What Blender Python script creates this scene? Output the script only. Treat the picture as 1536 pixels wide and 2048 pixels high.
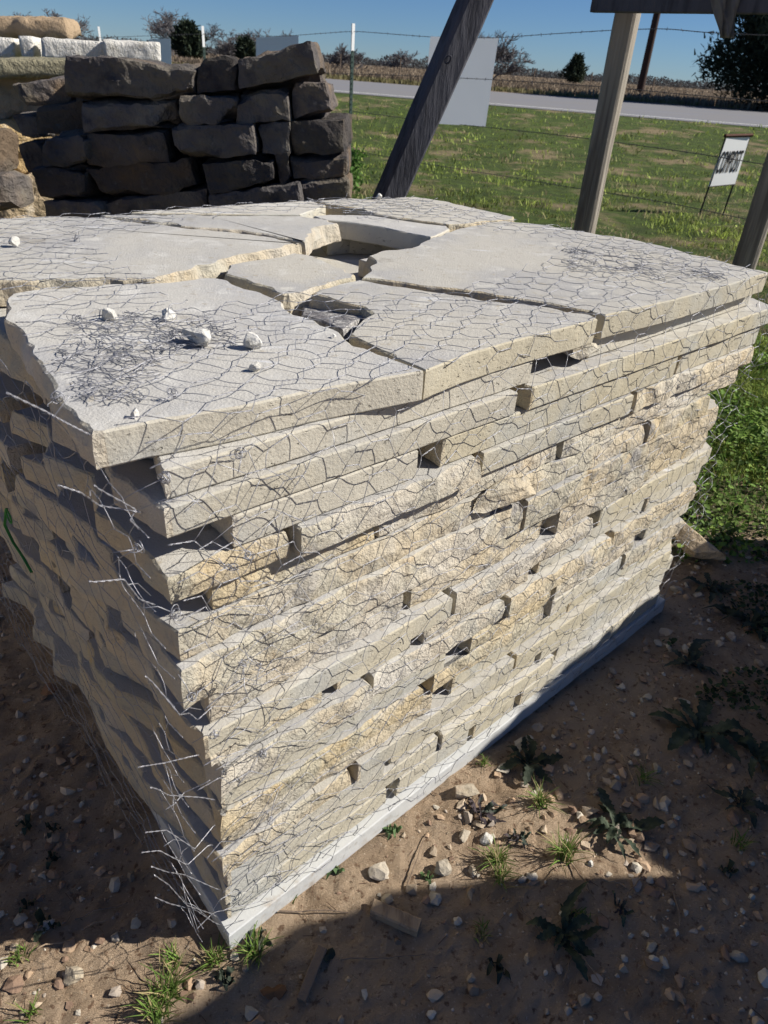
import bpy, math, random
import numpy as np
from mathutils import Vector, Matrix
for o in list(bpy.data.objects): bpy.data.objects.remove(o)
scene = bpy.context.scene
COL = scene.collection
rad = math.radians
rng = np.random.default_rng(7)
random.seed(7)

# ------------------------------------------------------------------ camera
F = 1400.; PITCH = math.atan(894/1400.); ROLL = math.atan(.072); HC = 1.4
cf = np.array([0, math.cos(PITCH), -math.sin(PITCH)])
r0 = np.array([1., 0, 0]); u0 = np.cross(r0, cf)
cr = math.cos(ROLL)*r0 + math.sin(ROLL)*u0
cu = -math.sin(ROLL)*r0 + math.cos(ROLL)*u0
CAM = np.array([0, 0, HC])
cam_d = bpy.data.cameras.new('camera'); cam = bpy.data.objects.new('camera', cam_d); COL.objects.link(cam)
m = Matrix(((cr[0], cu[0], -cf[0], 0), (cr[1], cu[1], -cf[1], 0), (cr[2], cu[2], -cf[2], HC), (0, 0, 0, 1)))
cam.matrix_world = m
cam_d.sensor_fit = 'VERTICAL'; cam_d.sensor_height = 36; cam_d.lens = 36*F/2048
cam_d.clip_start = .05; cam_d.clip_end = 3000
cam_d.dof.use_dof = True; cam_d.dof.focus_distance = 1.35; cam_d.dof.aperture_fstop = 24.6/1000/.0026
scene.camera = cam

def ray(x, y): return (x-768)/F*cr - (y-1024)/F*cu + cf
def onz(x, y, z=0.):
    d = ray(x, y); t = (z-HC)/d[2]; return CAM + t*d
def atY(x, y, Y):
    d = ray(x, y); return CAM + d*(Y/d[1])

# ------------------------------------------------------------------ light
SUN_AZ = math.atan2(.995, .1); SUN_EL = rad(37)
w = bpy.data.worlds.new('World'); scene.world = w; w.use_nodes = True
nt = w.node_tree; nt.nodes.clear()
sky = nt.nodes.new('ShaderNodeTexSky'); sky.sky_type = 'NISHITA'; sky.sun_disc = False
sky.sun_elevation = SUN_EL; sky.sun_rotation = SUN_AZ; sky.altitude = 300; sky.air_density = .8; sky.dust_density = 0; sky.ozone_density = 5.0
bg = nt.nodes.new('ShaderNodeBackground'); bg.inputs['Strength'].default_value = .044
tn = nt.nodes.new('ShaderNodeMix'); tn.data_type = 'RGBA'; tn.blend_type = 'MULTIPLY'; tn.inputs['Factor'].default_value = 1; tn.inputs['B'].default_value = (.74, .95, 1.24, 1)
nt.links.new(sky.outputs[0], tn.inputs['A'])
wo = nt.nodes.new('ShaderNodeOutputWorld'); nt.links.new(tn.outputs['Result'], bg.inputs[0]); nt.links.new(bg.outputs[0], wo.inputs[0])
sd_ = Vector((math.cos(SUN_EL)*math.sin(SUN_AZ), math.cos(SUN_EL)*math.cos(SUN_AZ), math.sin(SUN_EL)))
sl = bpy.data.lights.new('sun', 'SUN'); sl.energy = 5.0; sl.angle = rad(.53); sl.color = (1, .95, .87)
so = bpy.data.objects.new('sun', sl); so.rotation_euler = sd_.to_track_quat('Z', 'Y').to_euler(); COL.objects.link(so)
scene.view_settings.view_transform = 'Standard'; scene.view_settings.look = 'None'
scene.view_settings.gamma = 1; scene.view_settings.exposure = 0.47

# ------------------------------------------------------------------ noise
def _hash(ix, iy, iz, seed):
    h = (ix.astype(np.int64)*374761393 + iy.astype(np.int64)*668265263 + iz.astype(np.int64)*2147483647 + seed*974634777) & 0xffffffff
    h = ((h ^ (h >> 13))*1274126177) & 0xffffffff
    h = ((h ^ (h >> 15))*2246822519) & 0xffffffff
    h = h ^ (h >> 16)
    return (h & 0xffffff)/float(0xffffff)
def vnoise(P, seed=0):
    P = np.asarray(P, float); I = np.floor(P); f = P-I; f = f*f*(3-2*f); I = I.astype(np.int64)
    x, y, z = I[..., 0], I[..., 1], I[..., 2]; r = 0
    for a in (0, 1):
        for b in (0, 1):
            for c in (0, 1):
                wgt = (f[..., 0] if a else 1-f[..., 0])*(f[..., 1] if b else 1-f[..., 1])*(f[..., 2] if c else 1-f[..., 2])
                r = r + wgt*_hash(x+a, y+b, z+c, seed)
    return r*2-1
def fbm(P, octv=4, seed=0, gain=.5):
    P = np.asarray(P, float); r = 0; a = 1.; t = 0
    for i in range(octv):
        r = r + a*vnoise(P*2**i + 17.3*i, seed+i); t += a; a *= gain
    return r/t

# ------------------------------------------------------------------ materials
def mat(name, col, rough=.9, bump=(), var=None, extra=None, spec=.2, objvar=0., metal=0., attr=None, transl=0):
    """col base; bump: list of (scale, distance, detail); var: list of (scale, colour, lo, hi, detail[, z-stretch])"""
    M = bpy.data.materials.new(name); M.use_nodes = True; T = M.node_tree; N = T.nodes; L = T.links
    b = N['Principled BSDF']; b.inputs['Roughness'].default_value = rough
    b.inputs['Specular IOR Level'].default_value = spec; b.inputs['Metallic'].default_value = metal
    geo = N.new('ShaderNodeNewGeometry'); pos = geo.outputs['Position']
    cur = None
    rgb = N.new('ShaderNodeRGB'); rgb.outputs[0].default_value = (*col, 1); cur = rgb.outputs[0]
    if attr:
        at = N.new('ShaderNodeAttribute'); at.attribute_name = attr; cur = at.outputs['Color']
    for v in (var or []):
        sc, c2, lo, hi, det = v[:5]
        no = N.new('ShaderNodeTexNoise'); no.inputs['Scale'].default_value = sc; no.inputs['Detail'].default_value = det; no.inputs['Roughness'].default_value = .6
        if len(v) > 5:
            mp = N.new('ShaderNodeMapping'); mp.inputs['Scale'].default_value = v[5]; L.new(pos, mp.inputs['Vector']); L.new(mp.outputs[0], no.inputs['Vector'])
        else: L.new(pos, no.inputs['Vector'])
        mr = N.new('ShaderNodeMapRange'); mr.inputs['From Min'].default_value = lo; mr.inputs['From Max'].default_value = hi; mr.interpolation_type = 'SMOOTHSTEP'
        L.new(no.outputs['Fac'], mr.inputs['Value'])
        mx = N.new('ShaderNodeMix'); mx.data_type = 'RGBA'; L.new(mr.outputs[0], mx.inputs['Factor'])
        L.new(cur, mx.inputs['A']); mx.inputs['B'].default_value = (*c2, 1); cur = mx.outputs['Result']
    if objvar:
        oi = N.new('ShaderNodeObjectInfo')
        hs = N.new('ShaderNodeHueSaturation')
        mr = N.new('ShaderNodeMapRange'); mr.inputs['To Min'].default_value = 1-objvar; mr.inputs['To Max'].default_value = 1+objvar
        L.new(oi.outputs['Random'], mr.inputs['Value']); L.new(mr.outputs[0], hs.inputs['Value'])
        ma = N.new('ShaderNodeMath'); ma.operation = 'MULTIPLY'; ma.inputs[1].default_value = 7.31; L.new(oi.outputs['Random'], ma.inputs[0])
        fr = N.new('ShaderNodeMath'); fr.operation = 'FRACT'; L.new(ma.outputs[0], fr.inputs[0])
        m2 = N.new('ShaderNodeMapRange'); m2.inputs['To Min'].default_value = .75; m2.inputs['To Max'].default_value = 1.2
        L.new(fr.outputs[0], m2.inputs['Value']); L.new(m2.outputs[0], hs.inputs['Saturation'])
        L.new(cur, hs.inputs['Color']); cur = hs.outputs[0]
    L.new(cur, b.inputs['Base Color'])
    prev = None
    for bp in bump:
        sc, dist, det = bp[:3]
        no = N.new('ShaderNodeTexNoise'); no.inputs['Scale'].default_value = sc; no.inputs['Detail'].default_value = det; no.inputs['Roughness'].default_value = .65
        if len(bp) > 3:
            mp = N.new('ShaderNodeMapping'); mp.inputs['Scale'].default_value = bp[3]; L.new(pos, mp.inputs['Vector']); L.new(mp.outputs[0], no.inputs['Vector'])
        else: L.new(pos, no.inputs['Vector'])
        bn = N.new('ShaderNodeBump'); bn.inputs['Distance'].default_value = dist; bn.inputs['Strength'].default_value = 1
        L.new(no.outputs['Fac'], bn.inputs['Height'])
        if prev: L.new(prev, bn.inputs['Normal'])
        prev = bn.outputs[0]
    if extra == 'pits':
        vo = N.new('ShaderNodeTexNoise'); vo.inputs['Scale'].default_value = 75; vo.inputs['Detail'].default_value = 3
        mp = N.new('ShaderNodeMapping'); mp.inputs['Scale'].default_value = (1, 1, 1.9); L.new(pos, mp.inputs['Vector']); L.new(mp.outputs[0], vo.inputs['Vector'])
        mr = N.new('ShaderNodeMapRange'); mr.inputs['From Min'].default_value = .66; mr.inputs['From Max'].default_value = .72; mr.inputs['To Min'].default_value = 1; mr.inputs['To Max'].default_value = 0
        L.new(vo.outputs['Fac'], mr.inputs['Value'])
        bn = N.new('ShaderNodeBump'); bn.inputs['Distance'].default_value = .004; L.new(mr.outputs[0], bn.inputs['Height'])
        if prev: L.new(prev, bn.inputs['Normal'])
        prev = bn.outputs[0]
    if prev: L.new(prev, b.inputs['Normal'])
    if transl:
        tr = N.new('ShaderNodeBsdfTranslucent'); L.new(cur, tr.inputs['Color'])
        ms = N.new('ShaderNodeMixShader'); ms.inputs[0].default_value = transl
        L.new(b.outputs[0], ms.inputs[1]); L.new(tr.outputs[0], ms.inputs[2]); L.new(ms.outputs[0], N['Material Output'].inputs['Surface'])
    return M

sawn = mat('sawn_limestone', (.50, .475, .42), .93, [(260, .0016, 4), (30, .0016, 3)],
           [(3.5, (.41, .40, .385), .42, .62, 6), (14, (.56, .54, .49), .52, .68, 5), (9, (.38, .355, .31), .62, .70, 8), (18, (.60, .60, .60), .62, .72, 5, (.2, 1.4, 1)), (60, (.42, .38, .31), .6, .72, 3)], objvar=.09)
sawn_edge = mat('sawn_limestone_edge', (.50, .455, .35), .93, [(220, .0016, 5), (40, .0018, 4)],
           [(4, (.46, .45, .40), .45, .65, 4), (22, (.42, .38, .29), .6, .75, 5), (70, (.34, .30, .22), .68, .8, 3)], extra='pits', objvar=.08)
split = mat('split_limestone', (.56, .475, .335), .95, [(150, .005, 6), (45, .007, 5)],
            [(7, (.50, .46, .36), .45, .62, 4), (11, (.36, .34, .31), .58, .68, 8), (120, (.34, .31, .26), .62, .74, 3), (16, (.60, .47, .29), .60, .74, 5), (5, (.58, .53, .44), .5, .7, 3)], objvar=.07)
grey_rough = mat('grey_rough_limestone', (.26, .25, .245), .95, [(120, .006, 6), (40, .006, 4)], [(70, (.50, .48, .45), .5, .6, 6), (20, (.16, .15, .155), .55, .7, 5)])
pale_base = mat('pale_base_slab', (.52, .525, .51), .75, [(90, .0006, 4)], [(6, (.50, .51, .52), .5, .7, 4, (1, 1, 6)), (40, (.42, .41, .38), .60, .72, 5), (9, (.36, .31, .25), .58, .70, 7)])
white_rock = mat('white_rock', (.62, .60, .55), .95, [(120, .004, 6), (40, .004, 4)], [(25, (.45, .42, .36), .55, .7, 5)], objvar=.08)
dirt_rock = mat('dirt_rock', (.46, .40, .31), .95, [(90, .004, 6)], [(30, (.30, .25, .18), .5, .7, 5), (12, (.36, .24, .17), .55, .75, 3)], objvar=.22)
dark_stone = mat('dark_weathered_stone', (.100, .088, .082), .95, [(12, .03, 6), (60, .008, 5)],
                 [(4, (.15, .13, .10), .45, .65, 4), (9, (.05, .047, .05), .5, .7, 5), (2.2, (.16, .12, .085), .5, .62, 3), (26, (.15, .14, .125), .62, .72, 5)], objvar=.35)
tan_stone = mat('tan_rough_stone', (.48, .36, .21), .95, [(9, .05, 6), (40, .01, 4)], [(5, (.34, .26, .15), .45, .65, 5), (14, (.60, .50, .36), .55, .7, 4)], objvar=.1)
olive_stone = mat('olive_beige_stone', (.30, .27, .18), .95, [(10, .03, 6), (40, .008, 4)], [(8, (.22, .21, .14), .45, .65, 5)])
white_block = mat('white_split_stone', (.80, .77, .70), .95, [(22, .03, 6, (1, 1, .5)), (60, .01, 4)], [(10, (.66, .62, .54), .5, .7, 4)])
wire_m = mat('galvanized_wire', (.33, .33, .35), .42, spec=.5, metal=.45)
barb_m = mat('dark_fence_wire', (.10, .095, .10), .6, metal=.4)
wood = mat('weathered_grey_timber', (.30, .265, .215), .9, [(18, .012, 6, (1, 1, .06)), (70, .004, 4, (1, 1, .05))],
           [(16, (.14, .12, .10), .45, .65, 5, (1, 1, .05)), (40, (.34, .31, .26), .55, .7, 4, (1, 1, .05))])
dark_wood = mat('dark_bluish_timber', (.085, .085, .10), .85, [(18, .012, 6, (1, .6, .15)), (70, .004, 4, (1, .6, .1))],
           [(22, (.05, .05, .06), .45, .65, 5, (1, .6, .15))])  # darker, bluer tone than the grey timber
pole_wood = mat('creosote_pole', (.055, .035, .028), .9, [(8, .02, 3, (1, 1, .1))])
cut_wood = mat('cut_wood', (.36, .27, .18), .9, [(60, .006, 5, (1, .3, 1))], [(50, (.22, .16, .11), .45, .65, 5, (1, .25, 1))])
bark = mat('grey_twig_bark', (.20, .15, .11), .95, [(90, .004, 4)])
post_green = mat('green_steel', (.03, .055, .045), .6, metal=.2, spec=.4)
post_white = mat('white_painted_steel', (.75, .75, .74), .6)
sign_white = mat('white_sign_sheet', (.82, .84, .86), .6, [(2, .002, 2)])
compost_white = mat('white_sign_face', (.82, .82, .80), .6)
black_paint = mat('black_lettering', (.015, .015, .017), .7)
rust_m = mat('rusty_angle_iron', (.10, .045, .03), .85, [(60, .002, 4)])
black_steel = mat('black_steel_frame', (.02, .018, .018), .6, metal=.3)
cloth_m = mat('grey_weathered_tarp', (.16, .155, .15), .9, [(30, .01, 5)])
sack_m = mat('tan_burlap', (.42, .31, .20), .95, [(30, .02, 5), (200, .003, 2)], [(8, (.33, .24, .15), .45, .65, 3)])
twine_m = mat('green_twine', (.06, .26, .06), .7)
leaf_dark = mat('thistle_leaf', (.042, .055, .036), .75, [(60, .004, 3)], [(30, (.075, .09, .062), .5, .65, 3)], objvar=.2, transl=.15)
leaf_purple = mat('purple_thistle_leaf', (.065, .05, .055), .7, [(60, .004, 3)], [(22, (.06, .085, .06), .45, .6, 3)], transl=.15)
leaf_green = mat('bright_leaf', (.10, .20, .05), .6, objvar=.15, transl=.3)
grass_m = mat('grass_blade', (.16, .25, .05), .7, [], [(40, (.30, .28, .12), .52, .62, 3)], objvar=.15, transl=.35)
dead_leaf = mat('dead_leaf', (.20, .12, .075), .85, objvar=.3)
attr_leaf = mat('leaf_by_colour', (1, 1, 1), .7, attr='Col', transl=.3)
attr_solid = mat('pebble_by_colour', (1, 1, 1), .9, bump=[(160, .002, 4)], attr='Col')
bare_m = mat('bare_twig', (.15, .14, .14), .95)
cedar_m = mat('cedar_spray', (.028, .042, .026), .85, [], [(2.5, (.045, .058, .03), .5, .65, 3)], transl=.1)
trunk_m = mat('cedar_bark', (.10, .075, .055), .95)
asphalt = mat('asphalt', (.21, .205, .205), .9, [(30, .004, 3)], [(.6, (.20, .20, .215), .4, .65, 5), (1.5, (.27, .265, .27), .6, .8, 3, (.1, 1, 1))])
line_m = mat('road_line_paint', (.60, .60, .58), .8, [], [(6, (.38, .38, .38), .55, .7, 4)])

# ground: dirt near, grass verge, dry field beyond the road
def ground_mat():
    M = bpy.data.materials.new('ground_soil_and_turf'); M.use_nodes = True; T = M.node_tree; N = T.nodes; L = T.links
    b = N['Principled BSDF']; b.inputs['Roughness'].default_value = .95; b.inputs['Specular IOR Level'].default_value = .1
    geo = N.new('ShaderNodeNewGeometry'); pos = geo.outputs['Position']
    def noise(sc, det=5, rough=.6):
        n_ = N.new('ShaderNodeTexNoise'); n_.inputs['Scale'].default_value = sc; n_.inputs['Detail'].default_value = det; n_.inputs['Roughness'].default_value = rough; L.new(pos, n_.inputs['Vector']); return n_.outputs['Fac']
    def ramp(x, lo, hi):
        r = N.new('ShaderNodeMapRange'); r.interpolation_type = 'SMOOTHSTEP'; r.inputs['From Min'].default_value = lo; r.inputs['From Max'].default_value = hi
        L.new(x, r.inputs['Value']); return r.outputs[0]
    def mix(f, a, b_):
        m_ = N.new('ShaderNodeMix'); m_.data_type = 'RGBA'; L.new(f, m_.inputs['Factor'])
        for k, v in (('A', a), ('B', b_)):
            if isinstance(v, tuple): m_.inputs[k].default_value = (*v, 1)
            else: L.new(v, m_.inputs[k])
        return m_.outputs['Result']
    dirt = mix(ramp(noise(9), .4, .65), (.56, .42, .29), (.43, .31, .205))
    dirt = mix(ramp(noise(2.2, 3), .5, .7), dirt, (.55, .43, .31))
    dirt = mix(ramp(noise(140, 3), .6, .72), dirt, (.68, .55, .40))
    dirt = mix(ramp(noise(60, 5), .56, .68), dirt, (.24, .155, .10))
    turf = mix(ramp(noise(5), .4, .6), (.085, .12, .03), (.06, .08, .028))
    turf = mix(ramp(noise(.9, 6), .5, .66), turf, (.24, .19, .11))
    field = mix(ramp(noise(.35, 8), .4, .62), (.25, .19, .135), (.17, .135, .10))
    sep = N.new('ShaderNodeSeparateXYZ'); L.new(pos, sep.inputs[0])
    def lin(ax, ay, c, nf, amp):
        a = N.new('ShaderNodeMath'); a.operation = 'MULTIPLY'; L.new(sep.outputs[0], a.inputs[0]); a.inputs[1].default_value = ax
        b1 = N.new('ShaderNodeMath'); b1.operation = 'MULTIPLY_ADD'; L.new(sep.outputs[1], b1.inputs[0]); b1.inputs[1].default_value = ay; L.new(a.outputs[0], b1.inputs[2])
        d = N.new('ShaderNodeMath'); d.operation = 'MULTIPLY_ADD'; L.new(nf, d.inputs[0]); d.inputs[1].default_value = amp; L.new(b1.outputs[0], d.inputs[2])
        e_ = N.new('ShaderNodeMath'); e_.operation = 'ADD'; L.new(d.outputs[0], e_.inputs[0]); e_.inputs[1].default_value = c; return e_.outputs[0]
    g = mix(ramp(lin(0, 1, -2.75, noise(3), 1.2), -.2, .25), dirt, turf)
    g = mix(ramp(lin(.25, 1, -34, noise(.5), 0), -1, 1), g, field)
    L.new(g, b.inputs['Base Color'])
    bn = N.new('ShaderNodeBump'); bn.inputs['Distance'].default_value = .022; L.new(noise(60, 8, .75), bn.inputs['Height'])
    b2 = N.new('ShaderNodeBump'); b2.inputs['Distance'].default_value = .007; L.new(noise(230, 4, .75), b2.inputs['Height']); L.new(bn.outputs[0], b2.inputs['Normal'])
    L.new(b2.outputs[0], b.inputs['Normal'])
    return M
ground_m = ground_mat()

# ------------------------------------------------------------------ object helpers
def link(name, me, mats, parent=None, smooth=False):
    for mm in (mats if isinstance(mats, (list, tuple)) else [mats]): me.materials.append(mm)
    o = bpy.data.objects.new(name, me); COL.objects.link(o)
    if parent is not None: o.parent = parent
    if smooth: me.polygons.foreach_set('use_smooth', [True]*len(me.polygons))
    return o
def mesh(name, V, Fc, mats, parent=None, smooth=False, mi=None, colors=None, origin=None):
    V = np.asarray(V, float)
    if origin is not None: V = V-np.asarray(origin)
    me = bpy.data.meshes.new(name)
    if isinstance(Fc, np.ndarray):
        nF, k = Fc.shape
        me.vertices.add(len(V)); me.vertices.foreach_set('co', V.ravel())
        me.loops.add(nF*k); me.loops.foreach_set('vertex_index', Fc.ravel().astype(np.int32))
        me.polygons.add(nF); me.polygons.foreach_set('loop_start', np.arange(0, nF*k, k, dtype=np.int32))
        me.polygons.foreach_set('use_smooth', [bool(smooth)]*nF); me.update(calc_edges=True)
    else:
        me.from_pydata([tuple(v) for v in V], [], Fc); me.update()
    if mi is not None: me.polygons.foreach_set('material_index', np.asarray(mi, np.int32))
    if colors is not None:
        ca = me.color_attributes.new('Col', 'FLOAT_COLOR', 'POINT')
        c4 = np.ones((len(V), 4)); c4[:, :3] = colors; ca.data.foreach_set('color', c4.ravel())
    o = link(name, me, mats, parent, smooth)
    if origin is not None: o.location = tuple(origin)
    return o
def tag(o, label=None, cat=None, group=None, kind=None):
    if label: o['label'] = label
    if cat: o['category'] = cat
    if group: o['group'] = group
    if kind: o['kind'] = kind
    return o
def empty(name, loc, label, cat, group=None):
    o = bpy.data.objects.new(name, None); COL.objects.link(o); o.location = tuple(loc); tag(o, label, cat, group)
    bpy.context.view_layer.update(); return o
def place(o, parent):   # parts are built in world space: keep them there
    o.parent = parent; o.matrix_parent_inverse = Matrix.Translation(-parent.location); return o
def part(name, V, Fc, mats, parent, **k): return place(mesh(name, V, Fc, mats, **k), parent)

def tubes(lines, r, sides=4, closed_ends=True):
    """lines: list of (n,3) arrays; r scalar or list of arrays/scalars"""
    Vs, Fs = [], []; off = 0
    for i, P in enumerate(lines):
        P = np.asarray(P, float); n_ = len(P)
        if n_ < 2: continue
        t = np.gradient(P, axis=0); t /= np.linalg.norm(t, axis=1)[:, None]+1e-12
        ref = np.array([.31, .22, .93]) if abs(t[0][2]) < .8 else np.array([.9, .3, .1])
        a = np.cross(t, ref); a /= np.linalg.norm(a, axis=1)[:, None]+1e-12; b = np.cross(t, a)
        rr = r[i] if isinstance(r, (list, tuple)) else r
        rr = np.broadcast_to(np.asarray(rr, float), (n_,))
        th = np.arange(sides)*2*math.pi/sides
        ring = P[:, None, :] + rr[:, None, None]*(np.cos(th)[None, :, None]*a[:, None, :] + np.sin(th)[None, :, None]*b[:, None, :])
        Vs.append(ring.reshape(-1, 3))
        k = np.arange(n_-1)[:, None]*sides; j = np.arange(sides)[None, :]; j2 = (j+1) % sides
        q = np.stack([k+j, k+j2, k+sides+j2, k+sides+j], -1).reshape(-1, 4)+off
        Fs.append(q)
        if sides == 4:
            Fs.append(np.array([[0, 3, 2, 1]])+off); e_ = (n_-1)*4; Fs.append(np.array([[e_, e_+1, e_+2, e_+3]])+off)
        off += n_*sides
    return np.concatenate(Vs), np.concatenate(Fs)

def box(cx, cy, cz, sx, sy, sz, rot=None):
    v = np.array([[x, y, z] for z in (-.5, .5) for y in (-.5, .5) for x in (-.5, .5)])*[sx, sy, sz]
    if rot is not None: v = v@np.asarray(rot).T
    v = v+[cx, cy, cz]
    f = np.array([[0, 2, 3, 1], [4, 5, 7, 6], [0, 1, 5, 4], [2, 6, 7, 3], [0, 4, 6, 2], [1, 3, 7, 5]])
    return v, f
def join(*vf):
    Vs, Fs = [], []; o = 0
    for v, f in vf: Vs.append(v); Fs.append(f+o); o += len(v)
    return np.concatenate(Vs), np.concatenate(Fs)

def ico(sub):
    import bmesh
    b = bmesh.new(); bmesh.ops.create_icosphere(b, subdivisions=sub, radius=1)
    V = np.array([v.co[:] for v in b.verts]); Fc = np.array([[v.index for v in f.verts] for f in b.faces]); b.free(); return V, Fc
ICO = {s: ico(s) for s in (1, 2, 3, 4)}
def rock_geo(size, seed, sub=3, rough=.22, facets=15):
    V, Fc = ICO[sub]; V = V.copy(); r = np.random.default_rng(seed)
    for _ in range(facets):      # cut facets
        d = r.normal(size=3); d /= np.linalg.norm(d); h = r.uniform(.45, .8)
        s_ = V@d; V = V-np.maximum(s_-h, 0)[:, None]*d
    V = V/np.abs(V).max()*(1+rough*.7*fbm(V*2.2+seed*3.1, 5, seed)[:, None])
    return V*np.asarray(size), Fc
def rock(name, loc, size, seed, m_, label, cat='rock', group=None, sub=3, rough=.22, rotz=0.):
    V, Fc = rock_geo(size, seed, sub, rough)
    c, s_ = math.cos(rotz), math.sin(rotz); V = V@np.array([[c, s_, 0], [-s_, c, 0], [0, 0, 1]])
    o = mesh(name, V, Fc, m_); o.location = tuple(loc); return tag(o, label, cat, group)

# ------------------------------------------------------------------ ground
def road_near(x): return 26.2-.25*x
def road_far(x): return 44.6-.2*x
def ground_h(X, Y):
    t = np.clip((Y-(road_near(X)-11))/10.5, 0, 1); t = t*t*(3-2*t)
    z = .5*t
    P = np.stack([X, Y, np.zeros_like(X)], -1)
    near = np.clip((6-Y)/2, 0, 1)
    z = z + near*(.012*fbm(P*4, 4, 3) + .008*fbm(P*20, 4, 9) + .0055*fbm(P*60, 2, 5))
    mid = np.clip((Y-2.4)/1.5, 0, 1)*np.clip((road_near(X)-1-Y)/2, 0, 1)
    z = z + mid*(.05*fbm(P*1.1, 4, 13)+.02*fbm(P*6, 3, 23))
    onr = (Y > road_near(X)-.5) & (Y < road_far(X)+.5)
    z = np.where(onr, .5, z)
    return z
def axis(lo, hi, step, far_lo, far_hi, g=1.12):
    a = list(np.arange(lo, hi+1e-6, step)); s_ = step
    while a[-1] < far_hi: s_ *= g; a.append(a[-1]+s_)
    s_ = step
    while a[0] > far_lo: s_ *= g; a.insert(0, a[0]-s_)
    return np.array(a)
gx = axis(-1.4, 2.0, .011, -1200, 1200); gy = axis(.35, 3.0, .011, -40, 2200, 1.05)
XX, YY = np.meshgrid(gx, gy); ZZ = ground_h(XX, YY)
V = np.stack([XX, YY, ZZ], -1).reshape(-1, 3); nx, ny = len(gx), len(gy)
ii = (np.arange(ny-1)[:, None]*nx+np.arange(nx-1)[None, :]).ravel()
o = mesh('ground', V, np.stack([ii, ii+1, ii+nx+1, ii+nx], -1), ground_m, smooth=True); tag(o, 'bare stony soil giving way to green turf and a dry field', 'ground', kind='structure')
rx = np.concatenate([np.linspace(-140, -20, 7), np.linspace(-15, 40, 12)])
V = [(x, road_near(x), .512) for x in rx]+[(x, road_far(x), .512) for x in rx]; k = len(rx)
o = mesh('road', V, np.array([[i, i+1, k+i+1, k+i] for i in range(k-1)]), asphalt); tag(o, 'grey two lane asphalt road crossing behind the fence', 'road', kind='structure')
for nm, a, b in (('road_marking', 1.15, 1.50), ):
    V = [(x, road_near(x)+a, .517) for x in rx]+[(x, road_near(x)+b, .517) for x in rx]
    tag(mesh(nm, V, np.array([[i, i+1, k+i+1, k+i] for i in range(k-1)]), line_m), 'worn white edge line along the near side of the road', 'road marking', kind='structure')
def gz(x, y): return float(ground_h(np.array([float(x)]), np.array([float(y)]))[0])

# ------------------------------------------------------------------ the pallet of slabs
A = onz(450, 1885); Bp = onz(1312, 1222); e = (Bp-A)/np.linalg.norm(Bp-A); nrm = np.array([e[1], -e[0], 0.])   # outward from the sunlit face
H = 1.045
def W(s, d, z): return A+e*s-nrm*d+np.array([0, 0, 1.])*z
def Wv(S, D, Z): return A[None]+S[:, None]*e-D[:, None]*nrm+np.stack([0*Z, 0*Z, Z], -1)
def sdz(p, z): q = onz(*p, z)-A; return float(q@e), float(-q@nrm)

def slab(name, poly, z0, z1, label, group, rough_fn, seed, topm=sawn, edgem=sawn_edge, splitm=split, tilt=(0, 0), parent=None, top_rough=0., step_fn=None):
    """poly in stack coordinates (s,d), any order; rough_fn(s,d)->roughness metres"""
    P = np.array(poly, float)
    ar = .5*np.sum(P[:, 0]*np.roll(P[:, 1], -1)-np.roll(P[:, 0], -1)*P[:, 1])
    if ar < 0: P = P[::-1]
    pts = []
    for i in range(len(P)):
        a, b = P[i], P[(i+1) % len(P)]; L_ = np.linalg.norm(b-a); mid = (a+b)/2
        vis = (min(a[1], b[1]) < .06) or (min(a[0], b[0]) < .1) or z1 > H-.01
        st = .0075 if vis else .04
        k = max(1, int(L_/st))
        for t in np.arange(k)/k: pts.append(a+(b-a)*t)
    Q = np.array(pts); N_ = len(Q)
    tg = np.roll(Q, -1, 0)-np.roll(Q, 1, 0); tg /= np.linalg.norm(tg, axis=1)[:, None]+1e-9
    out = np.stack([tg[:, 1], -tg[:, 0]], -1)
    th = z1-z0; K = max(4, int(th/.0085)+1)
    R = np.array([rough_fn(q[0], q[1]) for q in Q])
    rings = []
    zl = np.concatenate([[0, .0025/th], np.linspace(.12, .88, K-3), [1-.0025/th, 1]]) if K > 4 else np.linspace(0, 1, K)
    zl = np.unique(zl); K = len(zl)
    for j, u in enumerate(zl):
        z = z0+th*u
        P3 = np.stack([Q[:, 0], Q[:, 1], np.full(N_, z)], -1)
        big = fbm(P3*[14, 14, 22], 3, seed)*R*1.1
        fine = fbm(P3*[55, 55, 70], 3, seed+5)*R*.55
        wav = .0022*fbm(P3*[6, 6, 3], 2, seed+9)
        dsp = big+fine+wav
        dsp = dsp+R*.25*math.sin(math.pi*u)
        dsp = dsp-np.where(R > .0035, R*1.3*u**2*(.6+.9*vnoise(P3*[30, 30, 1], seed+31)), 0)
        if j in (0, K-1):
            dsp = dsp-.0012-.0045*np.maximum(fbm(P3*[60, 60, 60], 2, seed+21), .1)-R*.12
        rings.append(np.concatenate([Q+out*dsp[:, None], P3[:, 2:]], -1))
    allp = np.concatenate(rings)
    if top_rough:
        pass
    # tilt
    c = Q.mean(0); zz = allp[:, 2]+tilt[0]*(allp[:, 0]-c[0])+tilt[1]*(allp[:, 1]-c[1])
    V3 = Wv(allp[:, 0], allp[:, 1], zz)
    i = np.arange(N_); i2 = (i+1) % N_; faces = []; mi = []
    for j in range(K-1):
        q = np.stack([j*N_+i, j*N_+i2, (j+1)*N_+i2, (j+1)*N_+i], -1)
        faces += q.tolist(); mi += np.where(R > .0025, 2, 1).tolist()
    faces.append(list(range((K-1)*N_, K*N_))); mi.append(0)
    faces.append(list(range(N_-1, -1, -1))); mi.append(0)
    org = W(c[0], c[1], z0)
    o = mesh(name, V3, faces, [topm, edgem, splitm], mi=mi, origin=org, parent=parent)
    return tag(o, label, 'stone slab', group) if parent is None else o

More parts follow.
